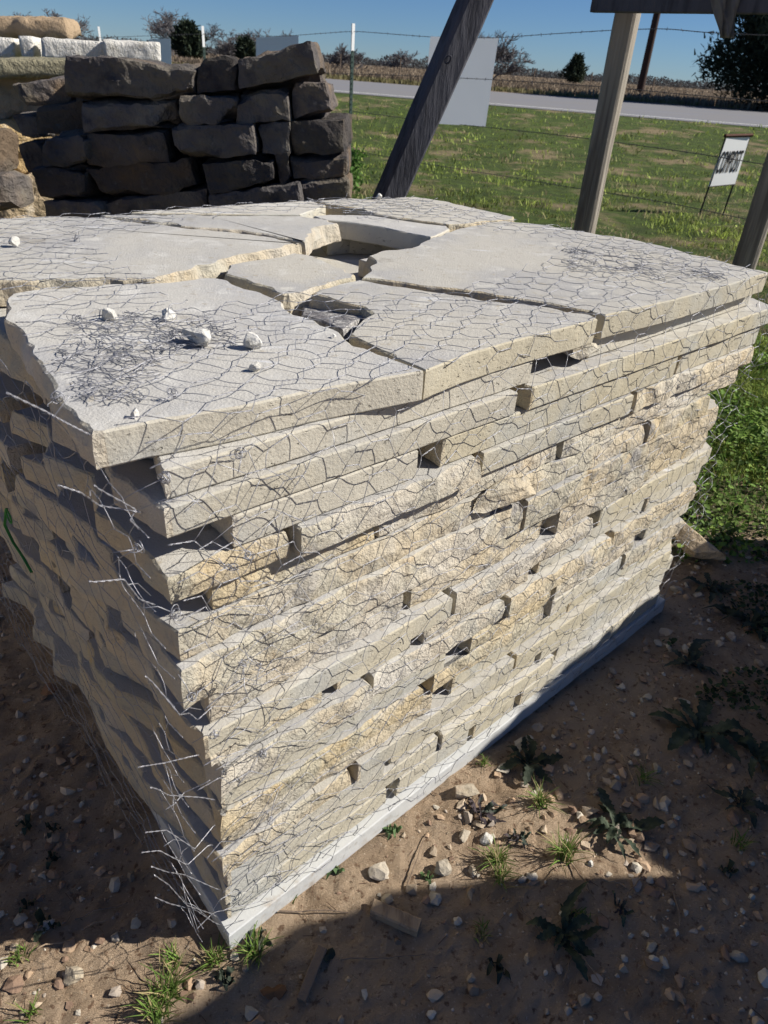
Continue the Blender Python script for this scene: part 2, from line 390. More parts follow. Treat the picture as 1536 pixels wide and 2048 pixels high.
GS = 'limestone slabs stacked on the pallet'
def pxpoly(L_, z=H): return [sdz(p, z) for p in L_]
T1 = .047
# top layer, traced slab by slab on the plane of the top surface
S1 = [(6, 605), (16, 586), (68, 579), (146, 573), (228, 568), (312, 565), (391, 556), (432, 553), (449, 559), (481, 571), (530, 587), (563, 601), (590, 626), (644, 646), (680, 664), (712, 686), (751, 700), (784, 718), (846, 741),
      (650, 775), (482, 812), (384, 830), (277, 848), (179, 869), (147, 843), (126, 815), (97, 788), (85, 744), (65, 712), (46, 689), (29, 660), (10, 640)]
S2 = [(-120, 566), (0, 562), (81, 561), (163, 559), (228, 557), (309, 557), (374, 539), (436, 527), (449, 523), (498, 509), (563, 496), (607, 487), (530, 471), (400, 458), (306, 446), (247, 440), (200, 434), (110, 431), (0, 437), (-120, 444), (-230, 455), (-200, 520)]
S3 = [(611, 485), (617, 478), (628, 464), (654, 452), (683, 447), (660, 440), (625, 434), (597, 431), (500, 430), (400, 429), (300, 428), (207, 430.5), (306, 443), (400, 455), (530, 468)]
S4 = [(600, 428.5), (628, 419), (651, 411), (621, 401), (500, 408), (400, 415), (262, 424), (300, 426), (400, 427), (500, 428)]
S5 = [(628, 432), (660, 429.5), (742, 431), (784, 438), (856, 448), (893, 452), (899, 458), (872, 472), (862, 474), (823, 467), (758, 453), (693, 443), (647, 439)]
S6 = [(647, 407), (677, 411), (719, 417), (748, 427), (791, 435), (856, 443), (898, 449), (945, 447), (967, 443), (1030, 438), (1031, 433), (972, 421), (890, 402), (830, 393), (754, 397), (690, 397), (630, 401)]
S7 = [(725, 511), (758, 501), (823, 496), (868, 474), (902, 460), (918, 455), (956, 448), (1005, 441), (1081, 448), (1163, 462), (1244, 475), (1326, 491), (1407, 513), (1489, 532), (1538, 545), (1347, 600), (1212, 630), (1203, 628), (1081, 605), (918, 580), (809, 567), (723, 556), (727, 541), (746, 526)]
S8 = [(615, 586), (640, 578), (717, 558), (791, 573), (900, 588), (1081, 613), (1180, 629), (1196, 637), (1153, 650), (1000, 689), (937, 708), (852, 740), (800, 718), (756, 699), (722, 684), (700, 668), (738, 627), (725, 613)]
S9 = [(446, 543), (455, 525), (589, 500), (615, 505), (641, 511), (670, 526), (715, 545), (703, 553), (660, 564), (612, 581), (582, 587), (563, 586), (530, 571), (481, 553)]
def rf_front(fr, oth=.007):
    return lambda s, d: (fr if d < .05 else oth)
L1 = [('S1', S1, 0., 'largest cream slab on top, holding the tangled wire and four white pebbles', .0012, .006),
      ('S2', S2, 0., 'top slab running off the frame edge, second back behind the slab with the pebbles', .004, .008),
      ('S3', S3, 0., 'top slab with a thick broken golden edge beside the hole, in front of the dark stones', .004, .010),
      ('S4', S4, .0, 'rear top slab with a short broken edge, touching the dark stones', .004, .006),
      ('S5', S5, 0., 'narrow sawn strip of slab lying on top just behind the hole', .001, .003),
      ('S6', S6, 0., 'rearmost top slab with a small white pebble near the leaning timber', .003, .006),
      ('S7', S7, 0., 'broad clean top slab at the far corner of the pallet under bunched wire', .0012, .006),
      ('S8', S8, 0., 'top slab with a grey broken notch, between the pebbled slab and the far corner slab', .0012, .006),
      ('S9', S9, -.004, 'small four-sided top slab in the middle, ringed by open joints beside the hole', .004, .006)]
for i, (k_, P, dz, lab, fr, oth) in enumerate(L1):
    pp = pxpoly(P)
    if k_ in ('S1', 'S8', 'S7'): fn = (lambda a, b: (lambda s, d: a if d < .085-.05*min(s, 1) and s > -.045 else b))(fr, oth)
    elif k_ in ('S5', 'S4'): fn = lambda s, d: .002
    else: fn = (lambda b: (lambda s, d: b))(oth)
    slab('stone_slab', pp, H-T1+dz+.001, H+dz, lab, GS, fn, 11+i*7)

# lower layers: z top, z bottom, start s, end s, protrusion of the sunlit face, gaps [(s, width)], kinds per piece ('m' sawn, 'r' split), depth of front row
LAY = [
 (.998, .957, .005, 1.590, -0.030, [(.76, .19)], 'mm', .30),
 (.956, .913, -.004, 1.625, -0.011, [(.64, .036)], 'mm', .62),
 (.912, .862, .082, 1.610, -0.020, [(.43, .055), (1.18, .022)], 'mmm', .55),
 (.861, .815, -.012, 1.620, -0.004, [(.17, .012), (.55, .012), (1.02, .01)], 'rrmr', .6),
 (.814, .768, .050, 1.560, -0.020, [(.335, .01), (.80, .012)], 'rrr', .7),
 (.767, .716, -.008, 1.44, -0.009, [(.62, .03), (1.12, .01)], 'rrr', .6),
 (.715, .648, -.018, 1.52, 0.007, [(.70, .008)], 'rr', .65),
 (.647, .580, .022, 1.55, -0.008, [(.41, .03), (.82, .04), (1.18, .01)], 'rrrr', .55),
 (.579, .530, .000, 1.57, 0.003, [(.52, .012), (.99, .045)], 'mrm', .6),
 (.529, .476, .018, 1.58, -0.010, [(.247, .035), (.452, .03), (.80, .038), (1.25, .01)], 'rmrmm', .6),
 (.475, .425, .020, 1.56, 0.004, [(.33, .01), (.70, .012), (1.10, .01)], 'rrrr', .55),
 (.424, .366, .026, 1.54, -0.009, [(.575, .075), (.89, .022), (1.27, .07)], 'mrrm', .65),
 (.365, .318, .014, 1.52, 0.003, [(.49, .035), (.885, .03), (1.2, .01)], 'rrmr', .5),
 (.317, .264, .020, 1.56, -0.010, [(.545, .07), (1.0, .01)], 'rmm', .6),
 (.263, .216, .010, 1.54, 0.003, [(.30, .012), (.78, .012)], 'rmm', .65),
 (.215, .163, .018, 1.57, -0.006, [(.397, .03), (.90, .016)], 'mmm', .55),
 (.162, .112, .014, 1.55, -0.002, [(.55, .008), (.975, .03)], 'mmm', .6),
 (.111, .058, .012, 1.55, .004, [(.412, .03), (.66, .02), (.83, .02)], 'mmm', .6),
]
ORD = ['top', 'second', 'third', 'fourth', 'fifth', 'sixth', 'seventh', 'eighth', 'ninth', 'tenth', 'eleventh', 'twelfth', 'thirteenth', 'fourteenth', 'fifteenth', 'sixteenth', 'seventeenth', 'eighteenth', 'nineteenth']
PORD = ['at the near corner', 'second from the near corner', 'third from the near corner', 'fourth from the near corner', 'fifth from the near corner']
rl = np.random.default_rng(5)
def maxdepth(s):   # back outline of the pile
    return float(np.interp(s, [0, .5, 1.05, 1.40, 1.47, 1.50, 1.53, 1.6], [1.22, 1.19, 1.17, 1.10, .70, .50, .35, .30]))
PROFILE = [(H, -.03)]
for li, (zt, zb, s0, s1, pr, gaps, kinds, fd) in enumerate(LAY):
    PROFILE += [(zt-.002, pr), (zb+.002, pr)]
    edges = [s0]
    for g, gw in gaps: edges += [g-gw/2, g+gw/2]
    edges.append(s1); npc = len(edges)//2
    lastfull = True
    for pi in range(npc):
        a, b = edges[2*pi], edges[2*pi+1]; kd = kinds[pi % len(kinds)]
        last = pi == npc-1
        pj = pr+rl.uniform(-.007, .007)
        if last and s1-a > .3:
            ck = [(a, -pj), (b-.03, -pj-rl.uniform(-.004, .004)), (b, -pj+.03)]
            xs = [1.52, 1.49, 1.46, 1.38, 1.3]
            poly = [(a, -pj), (b-rl.uniform(.02, .06), -pj), (b, .02+rl.uniform(0, .05))]
            for q in (.12, .3, .48, .66):
                poly.append((min(b, float(np.interp(q, [0, .2, .35, .5, .7, 1.1], [1.6, 1.54, 1.52, 1.49, 1.45, 1.38]))-.02+rl.uniform(-.02, .015)), q))
            poly += [(1.36, .95), (1.33, 1.08), (a, 1.12)] if li > 0 else [(1.42, .72), (a, .70)]
        else:
            dd = fd+rl.uniform(-.03, .03)
            sk = rl.uniform(-.006, .006, 4)*(1 if pi > 0 else 0); poly = [(a, -pj), (b+sk[0]*.5, -pj), (b+sk[1], .06), (b-.01, dd), (a+.0, dd)] + ([(a+sk[2], .06)] if pi > 0 else [])
        kf = .014 if li < 3 else (.010 if li < 6 else 0)
        poly = [(a_, b_-kf*a_) if b_ < .03 else (a_, b_) for a_, b_ in poly]
        if pi == 0:    # broken end on the shaded side
            k = 6; dd = poly[-1][1]; ys = np.linspace(dd, -pj, k+1)[:-1]
            ends = [(a+(rl.uniform(-.02, .03) if 0 < q < k else 0), y) for q, y in enumerate(ys)]
            poly = poly[:-1]+ends[0:]
        rg = .0062 if kd == 'r' else .0012
        fn = (lambda r1, a_, first: (lambda s, d: (r1 if d < .045 and s > a_+.002 else (.0055 if first and s < a_+.06 else (.0055 if d < .09 else .003)))))(rg, a, pi == 0)
        kind_txt = 'rough split-face' if kd == 'r' else 'smooth sawn-edged'
        ntot = npc
        where = PORD[pi] if not last else 'at the far end'
        lab = f'{kind_txt} cream slab in the {ORD[li+1]} layer down, {where}'
        slab('stone_slab', poly, zb+.001, zt, lab, GS, fn, 100+li*17+pi*3, tilt=(rl.uniform(-.002, .002), 0))
    # back row on the shaded side
    a = edges[0]; last_a = edges[-2]; fdm = fd+.045
    if li > 0 and last_a > .4:
        bs = s0+rl.uniform(-.012, .03); be = last_a-.02; ys = np.linspace(maxdepth(.2)-.03, fdm, 8)
        poly = [(be, fdm), (be, 1.13)]+[(.3, maxdepth(.2)-.03)]+[(bs+rl.uniform(-.012, .03), y) for y in ys]
        slab('stone_slab', poly, zb+.001, zt-.001, f'cream slab at the back of the shaded side, {ORD[li+1]} layer down', GS, lambda s, d: .0055 if s < .12 else .003, 500+li*11)
# second layer pieces seen through the hole, and supports behind
slab('stone_slab', [sdz(p, H-T1) for p in [(655, 480), (700, 476), (765, 480), (800, 489), (830, 478), (760, 452), (690, 449), (640, 462)]], .957, .998, 'cream slab seen inside the hole, one layer below the top', GS, lambda s, d: .002, 901)
slab('stone_slab', [(-.01, .36), (.62, .36), (.66, .52), (.62, .9), (.6, 1.17), (.03, 1.2), (.0, .9)], .957, .997, 'second layer slab under the back of the shaded side, with a ragged end', GS, lambda s, d: .009 if s < .1 else .003, 905)
slab('stone_slab', [(1.10, .74), (1.38, .72), (1.36, 1.08), (1.14, 1.1)], .957, .997, 'second layer slab tucked under the rearmost top slab', GS, lambda s, d: .003, 907)
# broken grey piece in the notch and in the open gap of the second layer
slab('broken_stone', [sdz(p, H-.02) for p in [(598, 596), (622, 580), (700, 596), (742, 618), (742, 634), (716, 652), (690, 680), (640, 650), (598, 632)]], .985, H-.020, 'dark grey broken stone wedged in the triangular notch of the top layer', 'notch', lambda s, d: .006, 903, topm=grey_rough, edgem=grey_rough, splitm=grey_rough, tilt=(-.05, -.10))
o = bpy.data.objects['broken_stone']; o['category'] = 'broken stone'; del o['group']
V, Fc = rock_geo((.045, .05, .021), 43, 3, .2); o = mesh('broken_stone', V, Fc, split); o.location = tuple(W(.83, .045, .977)); tag(o, 'small broken stone filling the open gap under the far top slab', 'broken stone')
# thick pale base slab
slab('base_slab', [(.0, -.020), (1.55, -.016), (1.56, .3), (1.5, .7), (1.42, 1.14), (.05, 1.2), (.03, .6)], .004, .055, 'pale grey base slab at the very bottom of the pile', 'base', lambda s, d: .0018, 950, topm=pale_base, edgem=pale_base, splitm=pale_base)
bpy.data.objects['base_slab']['category'] = 'base slab'; del bpy.data.objects['base_slab']['group']
for px, py, sz, sd, lab in [((1010), 985, .042, 51, 'broken golden rough lump bulging from the sunlit face')]:
    d = ray(px, py); P0 = A-nrm*(.005); t = ((P0-CAM)@nrm)/(d@nrm); c_ = CAM+t*d
    rock('broken_stone', c_, (sz*2.6, sz*.8, sz*.62), sd, split, lab, 'broken stone', rotz=math.atan2(e[1], e[0]), sub=4, rough=.4)

# ------------------------------------------------------------------ pebbles on top of the pile
peb = [((219, 640), .019, 'smooth pale pebble nearest the frame edge of the three behind the tangle'), ((340, 640), .017, 'knobbly pebble caught at the back of the wire tangle'),
       ((400, 690), .030, 'largest white rock on the pile, crossed by a wire'), ((505, 697), .021, 'angular white rock beside the largest rock'),
       ((511, 742), .014, 'small round grey pebble on the slab, nearer than the angular white rock'), ((270, 835), .009, 'tiny white pebble near the front edge of the slab'),
       ((32, 494), .018, 'white pebble on the slab at the frame edge'), ((758, 399), .016, 'small white pebble at the back edge below the leaning timber'), ((668, 676), .006, 'tiny chip beside the grey notch')]
for i, ((px, py), s_, lab) in enumerate(peb):
    c_ = onz(px, py, H); s_ *= .78; rock('pebble', c_+[0, 0, s_*.62], (s_*(1.0+.25*math.sin(i)), s_*.85, s_*.82), 60+i, white_rock, lab, 'pebble', 'pebbles on the slabs', sub=3, rough=.3, rotz=i*1.3)

# ------------------------------------------------------------------ wire netting
TW, RUN, ROW = .029, .0225, .0265
PIT = 2*(TW+RUN)
def net(mapf, u0, u1, v0, v1, seed, keep=None, jit=.0035, ps=1., wr=.00054, warp=.010, rows=1., droop=.0):
    r = np.random.default_rng(seed)
    lines, rad_ = [], []
    ni = int((u1-u0)/(PIT*ps))+2; nj = int((v1-v0)/(ROW*rows))+2
    Lp, Rp, K = {}, {}, {}
    UV = []
    for j in range(nj):
        for i in range(ni):
            uc = u0+(i+.5*(j % 2))*PIT*ps; vc = v0+j*ROW*rows
            for sgn in (-1, 1):
                UV.append((i, j, sgn, uc+sgn*TW*ps/2, vc, uc, vc))
    U = np.array([[a[3], a[4]] for a in UV]); C_ = np.array([[a[5], a[6]] for a in UV])
    P = np.stack([U[:, 0], U[:, 1], np.full(len(U), seed*1.7)], -1)
    w1 = np.stack([fbm(P*[9, 9, 1], 3, seed), fbm(P*[9, 9, 1]+50, 3, seed+1)], -1)*warp*1.6
    U2 = U+w1+r.normal(size=U.shape)*jit
    X3 = mapf(U2[:, 0], U2[:, 1]); X3 = X3+r.normal(size=X3.shape)*.0012
    ok = {}
    for a, x, u2 in zip(UV, X3, U2):
        (Lp if a[2] < 0 else Rp)[(a[0], a[1])] = x
        k_ = (keep(u2[0], u2[1]) if keep else True) and u0-.02 <= u2[0] <= u1+.02 and v0-.02 <= u2[1] <= v1+.02
        ok[(a[0], a[1])] = ok.get((a[0], a[1]), True) and k_
    for (i, j), l in Lp.items():
        if not ok[(i, j)]: continue
        rr = Rp[(i, j)]; ax = rr-l; L_ = np.linalg.norm(ax); ax = ax/(L_+1e-9)
        p1 = np.cross(ax, [.2, .4, .89]); p1 /= np.linalg.norm(p1); p2 = np.cross(ax, p1)
        t = np.linspace(0, 1, 9); ph = r.uniform(0, 6.28)
        for s_ in (0, math.pi):
            an = ph+s_+t*2*math.pi*1.4
            lines.append(l+np.outer(t*L_, ax)+wr*1.05*(np.outer(np.cos(an), p1)+np.outer(np.sin(an), p2))); rad_.append(wr*.9)
        for dj in (-1, 1):
            ii_ = i+(j % 2); key = (ii_, j+dj)     # neighbour to the right, next row
            if key in Lp and ok[key]:
                b = Lp[key]; t = np.linspace(0, 1, 5)[:, None]; mid = rr+(b-rr)*t
                bend = r.normal(size=3)*.0016; mid = mid+np.sin(t*math.pi)*bend
                lines.append(mid); rad_.append(wr)
            elif r.random() < .35:
                q = rr+ax*r.uniform(.006, .02)+r.normal(size=3)*.006; lines.append(np.stack([rr, (rr+q)/2+r.normal(size=3)*.001, q])); rad_.append(wr)
    return lines, rad_
prz = np.array([p[0] for p in PROFILE][::-1]); prp = np.array([p[1] for p in PROFILE][::-1])
def prof(z):
    z = np.asarray(z); r_ = np.interp(z, prz, prp)
    for dz in (-.03, .03): r_ = np.maximum(r_, np.interp(z+dz, prz, prp)-.004)
    return r_
def soft(x): return np.maximum(x, 0)
def map_front(u, v, lift=.007, bulge=.020, seed=1, hang=0.):
    u = np.asarray(u); v = np.asarray(v)
    P = np.stack([u, v, 0*u], -1); nz = fbm(P*[6, 6, 1], 3, seed)
    top = v < 0
    z = np.where(top, H+lift+.010*soft(nz), H-v+.004)
    off = prof(np.clip(z, 0, H))+.009+bulge*soft(nz+.15)*np.clip(v/.08, 0, 1)
    # beyond the far end the net hangs away from the face and wraps round
    off = off+.024*np.clip(u/1.55, 0, 1)*np.clip(1.2-v/.28, 0, 1)
    wrap = soft(u-1.60); s_ = u-wrap*.35
    off = off-wrap*.8
    d = np.where(top, -v-.008, -off)
    # round the arris
    k = np.exp(-((v)/.012)**2); z = z-.0015*k; d = d+0*k
    return Wv(s_, d, z)
bare_px = [(160, 478), (395, 616), (500, 590), (600, 588), (720, 585), (860, 578), (1010, 555), (1120, 508), (1040, 475), (960, 462), (900, 452), (800, 443), (700, 428), (600, 424), (450, 436), (330, 455), (230, 470)]
bare = np.array([sdz(p, H) for p in bare_px])
def inpoly(x, y, P):
    c = False; j = len(P)-1
    for i in range(len(P)):
        if (P[i, 1] > y) != (P[j, 1] > y) and x < (P[j, 0]-P[i, 0])*(y-P[i, 1])/(P[j, 1]-P[i, 1])+P[i, 0]: c = not c
        j = i
    return c
def maxd_net(u): return np.interp(u, [-.1, 0, .5, 1.05, 1.38, 1.45, 1.5, 1.55, 1.6], [1.2, 1.24, 1.2, 1.18, 1.1, .68, .48, .3, .05])
def keep_top(u, v):
    if v < 0:
        if -v > maxd_net(u) or u < -.055+.08*min(1, max(0, -v-.3)/.3) or u > 1.53: return False
        return not inpoly(u, -v, bare)
    if u < .0: # ragged selvedge past the near corner
        return u > -.010-.05*(1 if (v > .55 and math.sin(v*37) > .3) else .1)
    if u > 1.60: return u < 1.62+.05*math.sin(v*11)
    return True
netE = empty('wire_netting', A, 'galvanised hexagonal wire netting draped over the whole pile of slabs', 'wire netting')
def wire_part(nm, LR, label=None):
    V, Fc = tubes(LR[0], LR[1], 4); o = part(nm, V, Fc, wire_m, netE, smooth=True)
    if label: o['label'] = label
    return o
a1 = net(map_front, -.10, 1.70, -1.24, 1.0, 3, keep_top, jit=.0035, warp=.012)
wire_part('front_panel', a1)
# second thickness of net where it overlaps at the near corner and on the far part of the top
def map2(u, v): return map_front(u+.12*v-.03, v, .010, .035, 8)
a2 = net(map2, -.10, .24, .06, .97, 14, lambda u, v: u+.12*v-.03 > -.012 and u < .17+.10*math.sin(v*7), jit=.007, ps=.95, warp=.02)
wire_part('overlap_panel', a2)
def map3(u, v): return map_front(u, v, .008, .02, 18)
a3 = net(map3, 1.0, 1.5, -.5, -.02, 24, lambda u, v: ((u-1.28)/.2)**2+((v+.22)/.17)**2 < 1, jit=.010, ps=.9, warp=.03)
a3b = net(map3, 1.0, 1.5, -1.2, -.85, 25, lambda u, v: -v < maxd_net(u) , jit=.008, ps=.9, warp=.02)
wire_part('top_patch', a3); wire_part('top_patch', a3b)
def map_left(u, v):      # u depth, v down from the top
    P = np.stack([u, v, 0*u+9], -1); nz = fbm(P*[6, 6, 1], 3, 33)
    z = H-v; s_ = -.03-.018*soft(nz+.3)-.01
    return Wv(s_, u, z)
a4 = net(map_left, -.02, 1.2, .03, .98, 34, wr=.00045, keep= lambda u, v: v < .96, jit=.004, warp=.014, ps=1.)
wire_part('side_panel', a4)
# loose net hanging off the far end and below the base
def map_end(u, v):
    P = np.stack([u, v, 0*u+4], -1); nz = fbm(P*[5, 5, 1], 3, 73)
    return Wv(1.60+.04*soft(nz)-.03*np.sin(v*3.1)+0*u, u, H-.08-v)
a5 = net(map_end, -.03, .12, .03, .62, 44, None, jit=.006, warp=.02)
wire_part('end_panel', a5)
# crumpled bundles and little twisted knots
def tangle(center, rad2, n_, hmax, seed, turn=.25):
    r = np.random.default_rng(seed); L_ = []
    cs, cd = center
    for k in range(n_):
        s_, d_ = cs+r.normal()*rad2[0]*.5, cd+r.normal()*rad2[1]*.5; th = r.uniform(0, 6.28); z = H+r.uniform(.003, hmax*.5); P = []
        hz = hmax*max(.15, 1-math.hypot((s_-cs)/rad2[0], (d_-cd)/rad2[1]))
        m_ = r.integers(9, 22); st = r.uniform(.006, .011); curv = r.normal()*.18
        zt = H+r.uniform(.002, hz)
        for q in range(m_):
            P.append((s_, d_, z)); th += curv+r.normal()*turn*.6+.25*math.sin(q*.7+k)
            if q % r.integers(4, 8) == 3: th += r.choice([-.9, .9])
            s_ += math.cos(th)*st; d_ += math.sin(th)*st; z += (zt-z)*.3+r.normal()*.0012; z = max(H+.0015, z)
            if math.hypot((s_-cs)/rad2[0], (d_-cd)/rad2[1]) > 1.1: th = math.atan2(cd-d_, cs-s_)+r.normal()*.4
        P = np.array(P); L_.append(Wv(P[:, 0], P[:, 1], P[:, 2]))
    return L_
t1 = []
for (px, py), rd, n_, hm, sd in [((300, 665), (.095, .085), 50, .034, 1), ((215, 720), (.055, .07), 26, .024, 2), ((390, 690), (.06, .05), 14, .016, 3), ((240, 775), (.05, .05), 16, .014, 4)]:
    t1 += tangle(sdz((px, py), H), rd, n_, hm, sd, .16)
wire_part('crumpled_bundle', (t1, .00054), 'dense matted bundle of wire on the pebbled slab')
t2 = []
for (px, py), rd, n_, hm, sd in [((1290, 548), (.05, .05), 10, .02, 5), ((1200, 530), (.10, .06), 12, .016, 6), ((1420, 552), (.06, .03), 12, .02, 7), ((1160, 505), (.03, .03), 5, .014, 8)]:
    t2 += tangle(sdz((px, py), H), rd, n_, hm, sd, .12)
wire_part('crumpled_bundle', (t2, .0005), 'loose bundle of wire on the far corner slab')
def on_front(px, py, off=.03):
    d = ray(px, py); P0 = A+nrm*off; t = ((P0-CAM)@nrm)/(d@nrm); return CAM+t*d
kn = [onz(348, 802, H)+[0, 0, .008], onz(158, 648, H)+[0, 0, .008], onz(155, 483, H)+[0, 0, .006], onz(1150, 506, H)+[0, 0, .006], onz(115, 802, H)+[0, 0, .004],
      on_front(480, 908), on_front(352, 1228, .035), on_front(498, 1112, .045), on_front(460, 1135, .03), on_front(275, 1098, .03), on_front(520, 1335, .05), on_front(383, 1395, .045),
      on_front(525, 1510, .04), on_front(540, 1640, .04), on_front(560, 1755, .045), on_front(1385, 757, .02), on_front(430, 1470, .05), on_front(330, 955, .01), on_front(487, 1330, .045), on_front(1065, 405, .02)]
rk = np.random.default_rng(3)
for c_ in kn[:-1]:
    L_ = []
    for q in range(3):
        R_ = rk.uniform(.004, .0075); t = np.linspace(0, rk.uniform(6, 11), 22); a_ = rk.normal(size=3); a_ /= np.linalg.norm(a_); b_ = np.cross(a_, rk.normal(size=3)); b_ /= np.linalg.norm(b_)
        L_.append(c_+R_*(np.outer(np.cos(t), a_)+np.outer(np.sin(t), b_))+np.outer(t, rk.normal(size=3))*.0005)
    for q in range(2):
        dr = rk.normal(size=3)*.02; L_.append(np.stack([c_, c_+dr*.5+rk.normal(size=3)*.003, c_+dr]))
    wire_part('wire_knot', (L_, .0006))
# bare wire tips sticking out past the near corner
tips = [((398, 1510), (275, 1535)), ((430, 1600), (300, 1575)), ((425, 1690), (283, 1705)), ((440, 1780), (302, 1733)), ((435, 1835), (308, 1750)), ((395, 1440), (290, 1352)), ((310, 1210), (178, 1162)),
        ((280, 1025), (115, 970)), ((180, 870), (12, 785)), ((430, 1650), (290, 1665)), ((420, 1560), (330, 1620)), ((280, 1060), (188, 970)), ((440, 1850), (310, 1795))]
for k, (a, b) in enumerate(tips):
    L_, R_ = [], []
    P = on_front(*a, .03); Q = on_front(*b, .02+.02*rk.random())
    t = np.linspace(0, 1, 26)[:, None]; kink = np.zeros((26, 3)); kp = .35+.3*rk.random(); kink += np.clip(1-abs(t-kp)/.35, 0, 1)*rk.normal(size=3)*.010
    base_ = P+(Q-P)*t+kink; ax = (Q-P)/np.linalg.norm(Q-P); p1 = np.cross(ax, [0, .3, 1.]); p1 /= np.linalg.norm(p1); p2 = np.cross(ax, p1)
    an = t[:, 0]*40
    for s_ in (0, math.pi):
        L_.append(base_+.0006*(np.outer(np.cos(an+s_), p1)+np.outer(np.sin(an+s_), p2))); R_.append(.0005)
    dr = rk.normal(size=3)*.012; L_.append(np.stack([base_[13], base_[13]+dr, base_[13]+dr*2.2+[0, 0, -.02]])); R_.append(.00045)
    wire_part('loose_end', (L_, R_))
# green twine hooked in the netting on the shaded side
def onleft(px, py, s_=-.05):
    d = ray(px, py); P0 = A+e*s_; t = ((P0-CAM)@e)/(d@e); return CAM+t*d
t = np.linspace(0, 2*math.pi*1.15, 30); c_ = onleft(17, 1032); pts = c_+.014*np.outer(np.cos(t), [0, 0, 1.])+.014*np.outer(np.sin(t), -nrm)
pts = np.concatenate([pts, [onleft(8, 1050), onleft(25, 1085), onleft(45, 1115), onleft(62, 1145)]])
V, Fc = tubes([pts, pts[::-1][:8]+[.002, .001, 0]], .0016, 6); tag(mesh('green_twine', V, Fc, twine_m, smooth=True), 'looped green twine snagged in the netting on the shaded side', 'twine')

# ------------------------------------------------------------------ dark stone pile behind
def block_quad(name, quad, Y, depth, m_, seed, label, cat, group, rough=.014, back=0., cell=.022, rnd=.020, cuts=0):
    """a rough stone block: front face through four points traced at depth Y, real thickness behind it"""
    q = [atY(x, y, Y) for x, y in quad]   # TL TR BR BL
    TL, TR, BR, BL = q
    wd = np.linalg.norm(TR-TL); ht = np.linalg.norm(TL-BL)
    nu, nv, nw = max(6, int(wd/cell)), max(5, int(ht/cell)), max(5, int(depth/(cell*1.6)))
    bd = np.array([.03*math.sin(seed), 1., 0])*depth
    V, idx, Fc = [], {}, []
    def P(i, j, k):
        if (i, j, k) not in idx:
            u, v, w_ = i/nu, j/nv, k/nw
            p = (TL*(1-u)+TR*u)*(1-v)+(BL*(1-u)+BR*u)*v+bd*w_
            idx[(i, j, k)] = len(V); V.append((p, u, v, w_))
        return idx[(i, j, k)]
    for i in range(nu):
        for j in range(nv):
            Fc.append((P(i, j, 0), P(i, j+1, 0), P(i+1, j+1, 0), P(i+1, j, 0))); Fc.append((P(i, j, nw), P(i+1, j, nw), P(i+1, j+1, nw), P(i, j+1, nw)))
        for k in range(nw):
            Fc.append((P(i, 0, k), P(i+1, 0, k), P(i+1, 0, k+1), P(i, 0, k+1))); Fc.append((P(i, nv, k), P(i, nv, k+1), P(i+1, nv, k+1), P(i+1, nv, k)))
    for j in range(nv):
        for k in range(nw):
            Fc.append((P(0, j, k), P(0, j, k+1), P(0, j+1, k+1), P(0, j+1, k))); Fc.append((P(nu, j, k), P(nu, j+1, k), P(nu, j+1, k+1), P(nu, j, k+1)))
    X = np.array([v[0] for v in V]); uvw = np.array([v[1:] for v in V]); c = X.mean(0)
    dims = np.array([wd, ht, depth]); dist = np.minimum(uvw, 1-uvw)*dims          # distance to each pair of faces
    ds = np.sort(dist, axis=1); near = np.clip(1-ds[:, 1]/rnd, 0, 1)
    rr_ = np.random.default_rng(seed+1)
    for _ in range(cuts):
        dd = rr_.normal(size=3); dd /= np.linalg.norm(dd); n2 = (uvw-.5)*2; h_ = rr_.uniform(1.18, 1.45); sp = n2@dd; mv = np.maximum(sp-h_, 0)
        uvw2 = uvw-mv[:, None]*dd/2; ax_u = (TR-TL+BR-BL)/2; ax_v = (BL-TL+BR-TR)/2; X = X+(uvw2-uvw)[:, :1]*ax_u+(uvw2-uvw)[:, 1:2]*ax_v+(uvw2-uvw)[:, 2:]*bd
    dirn = c-X; dirn /= np.linalg.norm(dirn, axis=1)[:, None]+1e-9
    X = X+dirn*(near**2*rnd*.45)[:, None]
    X = X+np.stack([fbm(X*7+seed, 4, seed), fbm(X*7+seed+40, 4, seed+3), fbm(X*7+seed+80, 4, seed+6)], -1)*rough
    X = X+np.stack([fbm(X*26+seed, 3, seed+2), fbm(X*26+seed+40, 3, seed+5), fbm(X*26+seed+80, 3, seed+8)], -1)*rough*.35
    o = mesh(name, X, np.array(Fc), m_, origin=c, smooth=m_ is not dark_stone); return tag(o, label, cat, group)
GD = 'dark stone blocks of the dry-stacked pile'
